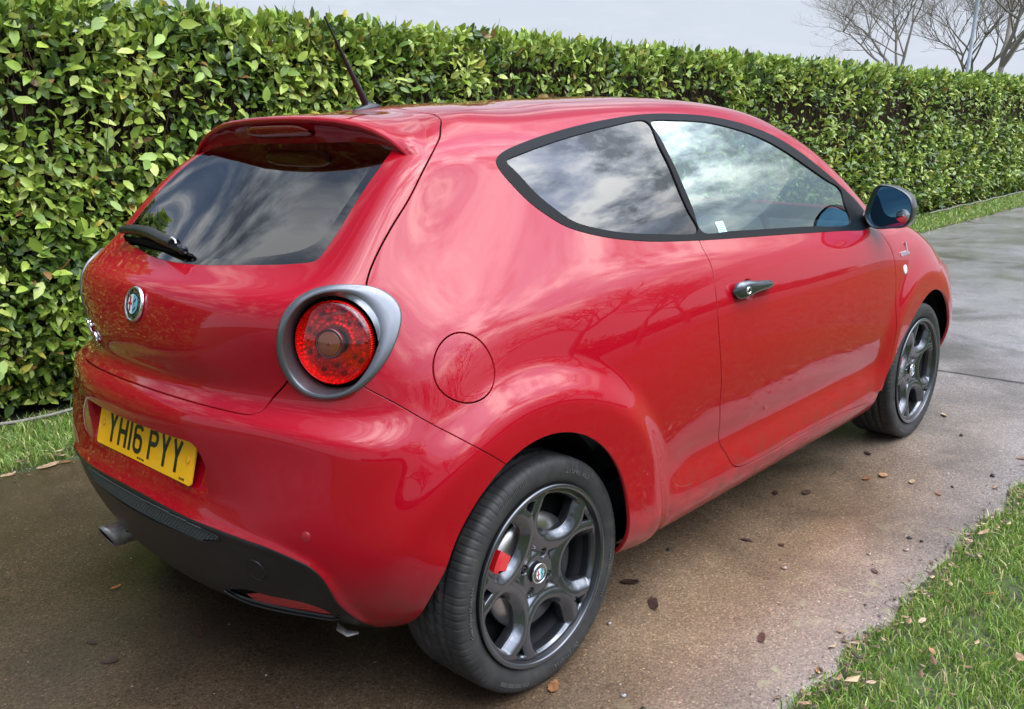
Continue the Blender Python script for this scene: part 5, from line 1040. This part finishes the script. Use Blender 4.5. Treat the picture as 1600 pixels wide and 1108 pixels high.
V = np.concatenate([a for a, b in parts]); Cc = np.concatenate([b for a, b in parts]); n = len(V)
F = (LF[None]+np.arange(n)[:, None, None]*10).reshape(-1, 3); V = V.reshape(-1, 3)-[HX, HY, 0]
o = attr_mesh('foliage', V, F, np.repeat(Cc, 10, 0), M_leaf, hedge); o['kind'] = 'stuff'
# the three hundred biggest leaves, each its own object
lm_ = []
for j in range(12):
    v = LT*np.array([1+.25*rnd.random(), 1, .4+1.4*rnd.random()]); me = attr_mesh('leaf', v, LF, PAL[[1, 3, 4, 0, 3, 1][j % 6]]*rnd.uniform(.9, 1.2), M_leaf); lm_.append(me.data); bpy.data.objects.remove(me)
for j in range(300):
    x = rnd.uniform(-.6, 3.0); z = rnd.uniform(.3, 2.0)
    if bare(np.array([x]), np.array([z]))[0] > .75: z = rnd.uniform(.4, 1.1)
    P = np.array([[x, 2.575+.05*float(patchn(x, z, 3.1, 6))-rnd.uniform(0, .03), z]]); d = Vector((rnd.gauss(0, .6), -.5+rnd.gauss(0, .3), rnd.gauss(-.1, .6))).normalized(); nn = Vector((rnd.gauss(0, .35), -.9, .8+rnd.gauss(0, .3))); nn = (nn-d*nn.dot(d)).normalized(); s = d.cross(nn); sc = rnd.uniform(.075, .105)
    o = bpy.data.objects.new('leaf', lm_[j % 12]); link(o, hedge); o.matrix_local = Matrix.Translation(Vector(P[0])-Vector((HX, HY, 0))) @ Matrix(((s.x, d.x, nn.x, 0), (s.y, d.y, nn.y, 0), (s.z, d.z, nn.z, 0), (0, 0, 0, 1))) @ Matrix.Scale(sc, 4)
# twigs and the dark inside
M_twig = mat('brown twigs', (.085, .048, .032), .8); t, NN_, LL_, B_ = nodes(M_twig); LL_(ramp(t, noise(t, coord(t), 30, 3), [(.3, (.030, .018, .013)), (.7, (.15, .080, .050))]), B_.inputs['Base Color'])
n = 9000; x = np.r_[nr.uniform(-3.5, 10, 6500), nr.uniform(10, 32, 2500)]; z = nr.uniform(.1, 1.7, n); y = 2.66+np.abs(nr.normal(0, .06, n)); ln = nr.uniform(.15, .5, n); dx = nr.normal(0, .22, n)*ln; dy = nr.normal(-.12, .15, n)*ln; wd = np.where(x < 10, nr.uniform(.0015, .004, n), .007)
A = np.stack([x, y, z], -1); Bq = A+np.stack([dx, dy, ln], -1); Mq = (A+Bq)/2+nr.normal(0, .02, (n, 3)); off = [np.array([1, 0, 0.]), np.array([-.5, .8, 0]), np.array([-.5, -.8, 0])]
v = np.stack([q+o_*wd[:, None]*k_ for q, k_ in ((A, 1), (Mq, .8), (Bq, .4)) for o_ in off], 1).reshape(-1, 3)-[HX, HY, 0]
f0 = []; 
for l in (0, 3):
    for k_ in range(3): a, b = l+k_, l+(k_+1) % 3; f0 += [(a, b, b+3), (a, b+3, a+3)]
F = (np.array(f0)[None]+np.arange(n)[:, None, None]*9).reshape(-1, 3); o = mesh_obj('twigs', v, F, M_twig, hedge); o['kind'] = 'stuff'
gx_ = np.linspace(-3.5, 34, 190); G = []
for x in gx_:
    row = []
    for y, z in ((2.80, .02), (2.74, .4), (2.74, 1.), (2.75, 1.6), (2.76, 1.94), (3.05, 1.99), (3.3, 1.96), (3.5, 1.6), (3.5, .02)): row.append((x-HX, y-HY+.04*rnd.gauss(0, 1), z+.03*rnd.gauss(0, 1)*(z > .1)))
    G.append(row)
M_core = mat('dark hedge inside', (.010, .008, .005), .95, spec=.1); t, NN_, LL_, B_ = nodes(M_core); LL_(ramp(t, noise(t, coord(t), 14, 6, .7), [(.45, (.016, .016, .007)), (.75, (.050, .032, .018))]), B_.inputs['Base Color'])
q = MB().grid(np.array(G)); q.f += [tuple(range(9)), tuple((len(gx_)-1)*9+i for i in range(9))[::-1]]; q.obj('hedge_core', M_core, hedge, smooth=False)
# soil strip and edging under the hedge
MB().grid(np.array([[(x, 2.55+.03*rnd.gauss(0, 1), .000), (x, 3.6, .012)] for x in np.arange(-4, 34, .3)])).obj('hedge_bed', mat('dark earth', (.014, .010, .007), .95))['kind'] = 'structure'
M_edg = mat('weathered grey edging', (.22, .20, .17), .8)
top(MB().tube([(x, 2.545+.012*rnd.gauss(0, 1), .045+.008*rnd.gauss(0, 1)) for x in np.arange(-1.6, 1.4, .15)], [(.006, .010)]*20, 6).obj('edging_strip', M_edg), 'thin grey edging strip at the foot of the hedge behind the car bumper', 'edging')
top(MB().tube([(x, 2.55+.012*rnd.gauss(0, 1), .045+.008*rnd.gauss(0, 1)) for x in np.arange(12.5, 18.5, .45)], [(.006, .010)]*14, 6).obj('edging_strip', M_edg), 'thin grey edging strip at the foot of the far hedge right of the door mirror', 'edging')
# ------------------------------------------------------------ bare trees
M_bark = mat('grey brown bark', (.27, .235, .20), .85)
def tree(name, x, y, H_, seed, label, lean=(0, 0), spread=1., lv=6, cat='tree', trunk=.16):
    rg_ = random.Random(seed); root = top(empty(name, (x, y, 0)), label, cat); tr, br = MB(), MB()
    def grow(p, d, ln, r, k):
        n = 5 if k < 2 else 3; pts = [p]; q = p; dd = d
        for i in range(n):
            dd = (dd+Vector((rg_.gauss(0, .11), rg_.gauss(0, .11), rg_.gauss(.02, .07)))).normalized(); q = q+dd*ln/n; pts.append(q)
        (tr if k == 0 else br).tube([tuple(a) for a in pts], [r*(1-.42*i/n) for i in range(n+1)], 8 if k == 0 else (5 if k < 3 else 3), cap=False)
        if k >= lv: return
        m = 3 if k < 1 else (rg_.choice((2, 3)) if k < 3 else 2)
        for j in range(m+ (2 if k in (1, 2, 3) else 1)):
            i = n if j < m-1 or k == 0 else rg_.randint(2, n); b = pts[i]; ax = Vector((rg_.gauss(0, 1), rg_.gauss(0, 1), rg_.gauss(0, .3))).normalized()
            nd = (dd*rg_.uniform(.7, 1.1)+ax*rg_.uniform(.45, .95)*spread+Vector((0, 0, .12))).normalized(); grow(b, nd, ln*rg_.uniform(.60, .80), r*.58*rg_.uniform(.8, 1.05), k+1)
    grow(Vector((0, 0, -.1)), Vector((lean[0], lean[1], 1)).normalized(), H_*.30, trunk, 0)
    tr.obj('trunk', M_bark, root); br.obj('branches', M_bark, root); return root
tree('bare_tree', 37, 12.2, 10.5, 11, 'bare winter tree with a wide twiggy crown beyond the hedge, left of the pale pole', spread=1.15, trunk=.12, lv=7)
tree('bare_tree', 29, 6.85, 10, 23, 'bare winter tree with a thick pale leaning trunk at the right edge beyond the hedge', (-.06, .10), 1.05, trunk=.15, lv=7)
tree('bare_tree', 41, 11.2, 10., 35, 'slender bare winter tree behind the pale pole, between the other two bare trees', spread=1., trunk=.12, lv=7)
top(MB().tube([(23.0, 5.62, 0), (22.95, 5.40, 4), (22.9, 5.18, 8)], [.05, .045, .04], 12).obj('lamp_pole', mat('pale grey pole', (.36, .40, .44), .5, .2)), 'slim pale grey pole rising behind the hedge among the bare trees', 'pole')
# the open side behind the photographer (seen in the paint)
for i, (x, y, h_, sd_) in enumerate(((9.5, -13, 8.5, 3), (4.5, -15, 9, 5), (14.5, -14, 8, 8), (-2, -17, 9, 13), (20, -15, 9, 17), (-9, -14, 8, 19))):
    tree('bare_tree', x, y, h_, sd_, 'bare winter tree on the lawn side of the drive, %s' % ('opposite the door', 'opposite the rear wheel', 'opposite the bonnet', 'behind the camera', 'far along the lawn', 'behind the rear of the car')[i], spread=1., lv=5, trunk=.18)
q = []
n = 9000; x = nr.uniform(-40, 70, n); y = -30+nr.normal(0, .7, n); z = nr.uniform(0, 2.6, n)*(.85+.15*np.sin(x*.8)); v = leaf_frames(n, np.stack([x, y, z], -1), np.tile([0, 1., 0], (n, 1)), np.tile([0, 0, .3], (n, 1)), .55)
hr = top(empty('field_hedgerow', (0, -30, 0)), 'dark field hedgerow far behind the camera across the lawn', 'hedgerow')
o = attr_mesh('foliage', v.reshape(-1, 3)-[0, -30, 0], (LF[None]+np.arange(n)[:, None, None]*10).reshape(-1, 3), np.repeat(PAL[nr.choice([2, 5, 0], n)], 10, 0), M_leaf, hr); o['kind'] = 'stuff'
MB().box((15, -.6+30-30, 1.05), (110, 1.0, 2.1)).obj('hedge_core', M_core, hr, smooth=False)
# ------------------------------------------------------------ fallen leaves and stones
def gpt(px, py, z=.004):
    F_, R_, U2 = cam_basis(*CP[3:6]); d = F_+(px-800)/CP[6]*R_-(py-554)/CP[6]*U2; t_ = (z-CP[2])/d[2]; return CP[0]+t_*d[0], CP[1]+t_*d[1]
def fleaf_mesh(k):
    g = random.Random(k); n = 22; lob = 3+k % 3; pts = []
    for i in range(n):
        a = 2*math.pi*i/n; r_ = .46+.05*math.cos(lob*2*a)+.10*g.random(); x_, y_ = r_*math.cos(a)*1.05, r_*math.sin(a)*(.42+.12*(k % 2)); pts.append((x_, y_, .10*abs(y_)+.22*x_*x_*g.choice((.6, 1.2))+.05*g.random()))
    v = [(0, 0, .03)]+[(-.25, 0, .02), (.25, 0, .03)]+pts+[(-.55, 0, .10), (-.85, .03, .12), (-.84, .0, .13)]
    f = []
    for i in range(n):
        a, b = 3+i, 3+(i+1) % n; c = 2 if pts[i][0] > .12 else (1 if pts[i][0] < -.12 else 0); f.append((c, a, b))
        c2 = 2 if pts[(i+1) % n][0] > .12 else (1 if pts[(i+1) % n][0] < -.12 else 0)
        if c2 != c: f.append((c, b, c2))
    m0 = 3+n; f.append((m0, m0+1, m0+2)); return v, f
FM = []
for k, col in enumerate(((.20, .085, .03), (.30, .15, .06), (.07, .025, .015), (.35, .23, .13), (.045, .022, .015), (.38, .13, .03))):
    m = mat('dry leaf', col, .5); t, NN_, LL_, B_ = nodes(m); LL_(ramp(t, noise(t, coord(t), 5, 5), [(.3, tuple(c*.45 for c in col)), (.65, tuple(c*1.2 for c in col))]), B_.inputs['Base Color']); FM.append(m)
LV = [(1021, 943, 4, 38, 'large dark brown fallen leaf on the drive in front of the rear wheel'), (865, 1073, 0, 34, 'rust brown crumpled leaf beside the foot of the rear tyre'), (181, 917, 5, 18, 'small orange leaf on the drive below the exhaust'),
 (985, 909, 4, 34, 'flat blackish leaf stain right of the rear tyre'), (1190, 996, 2, 30, 'dark red fallen leaf on the drive near the lichen patches'), (1367, 892, 2, 16, 'small dark red leaf in the middle of the wet drive'), (1278, 1047, 1, 20, 'curled tan leaf on the concrete edge at the bottom'),
 (1380, 742, 1, 24, 'tan curled leaf on the drive below the front wheel'), (1425, 752, 3, 20, 'pale tan leaf right of the others below the front wheel'), (1354, 747, 0, 20, 'small brown leaf left of the tan curled one below the front wheel'), (1466, 771, 0, 16, 'brown leaf near the grass edge below the front wheel'),
 (1221, 851, 2, 13, 'tiny red brown leaf alone in mid drive'), (1166, 843, 4, 20, 'crinkled dark leaf right of the sill'), (1260, 769, 4, 24, 'thin dark leaf beside the sill shadow, right one'), (1212, 770, 4, 20, 'thin dark leaf beside the sill shadow, left one'), (1356, 708, 4, 18, 'dark leaf close behind the front tyre'),
 (1536, 845, 3, 26, 'tan leaf tucked in the right grass edge'), (1543, 943, 5, 22, 'bright orange brown leaf lying on the right grass'), (1439, 985, 3, 18, 'pinkish tan leaf in the grass beside the drive'), (1311, 1076, 3, 18, 'grey tan leaf in the grass at the lower left of the lawn'), (1360, 1083, 3, 15, 'narrow pale leaf in the grass near the bottom edge'),
 (1592, 1044, 3, 20, 'tan leaf in the grass at the lower right corner'), (1455, 1034, 1, 22, 'brown leaf flat in the lawn near the bottom'), (1597, 716, 0, 16, 'brown leaf on the drive at the right margin'), (310, 990, 4, 26, 'dark wet leaf on the shaded drive behind the car'), (172, 1032, 4, 26, 'dark leaf at the lower left of the drive'),
 (143, 1003, 4, 22, 'flat black leaf scrap at the lower left'), (75, 728, 3, 34, 'pale brown leaf in the left grass edge by the bumper'), (100, 722, 0, 26, 'brown leaf beside the left grass edge by the bumper'), (12, 742, 3, 20, 'tan leaf at the far left grass edge'), (1475, 648, 3, 20, 'pale leaf on the grey drive right of the front wheel'), (1512, 268+60, 5, 10, 'orange leaf at the foot of the far grass verge'), (425, 870+190, 4, 10, 'tiny dark leaf on the shaded drive'), (1218, 942, 3, 9, 'tiny pale leaf scrap on the drive')]
for j, (px, py, c, wpx, lab) in enumerate(LV):
    x, y = gpt(px, py); dist = math.dist((x, y, 0), CP[:3]); s = wpx/CP[6]*dist*.85; on = y < edge_r(x) or y > edge_l(x)
    v, f = fleaf_mesh(j); o = mesh_obj('fallen_leaf', v, f, FM[c]); o.location = (x, y, .003 if not on else .035); o.rotation_euler = (rnd.uniform(-.15, .15)+(.3 if on else 0), rnd.uniform(-.1, .1), rnd.uniform(0, 6.28)); o.scale = (s, s, s*.7); top(o, lab, 'leaf', 'fallen leaves on the drive and grass')
M_st = [mat('pebble', c, .6) for c in ((.34, .27, .22), (.03, .028, .026), (.30, .30, .30))]
for j, (px, py, c, wpx, lab) in enumerate(((952, 973, 0, 8, 'small pinkish pebble right of the rear tyre'), (974, 1086, 2, 9, 'pale grey pebble at the bottom of the drive'), (1005, 1107, 1, 9, 'dark pebble at the bottom edge beside the pale grey one'), (1225, 887, 0, 9, 'brownish pebble in mid drive'), (1416, 859, 0, 8, 'light pebble near the right grass edge'), (1421, 840, 1, 7, 'black pebble beside the light one near the right grass edge'), (1440, 845, 1, 6, 'smaller black pebble beside the light one near the right grass edge'), (1358, 865, 0, 7, 'tan pebble left of the dark red leaf'), (1045, 858, 1, 8, 'dark pebble right of the rear wheel by the sill'), (1551, 743, 1, 8, 'black pebble near the grass corner on the right'), (1488, 760, 1, 5, 'tiny black pebble right of the fallen leaves'), (1502, 680, 1, 6, 'tiny black pebble on the grey drive past the front wheel'), (1351, 987, 1, 5, 'tiny black pebble by the lawn edge'))):
    x, y = gpt(px, py); s = wpx/CP[6]*math.dist((x, y, 0), CP[:3])*.5; bm_v = []; q = MB(); g = random.Random(j)
    G = [[(s*rr_*math.cos(a)*g.uniform(.85, 1.15), s*rr_*math.sin(a)*g.uniform(.7, 1.), s*zz) for a in np.linspace(0, 2*math.pi, 8, endpoint=False)] for rr_, zz in ((.75, 0), (1, .3), (.8, .75), (.3, .95))]
    q.grid(np.array(G), cv=True); q.f.append(tuple(24+i for i in range(8))); o = q.obj('pebble', M_st[c]); o.location = (x, y, 0); o.rotation_euler = (0, 0, g.uniform(0, 6)); top(o, lab, 'pebble', 'pebbles on the drive')
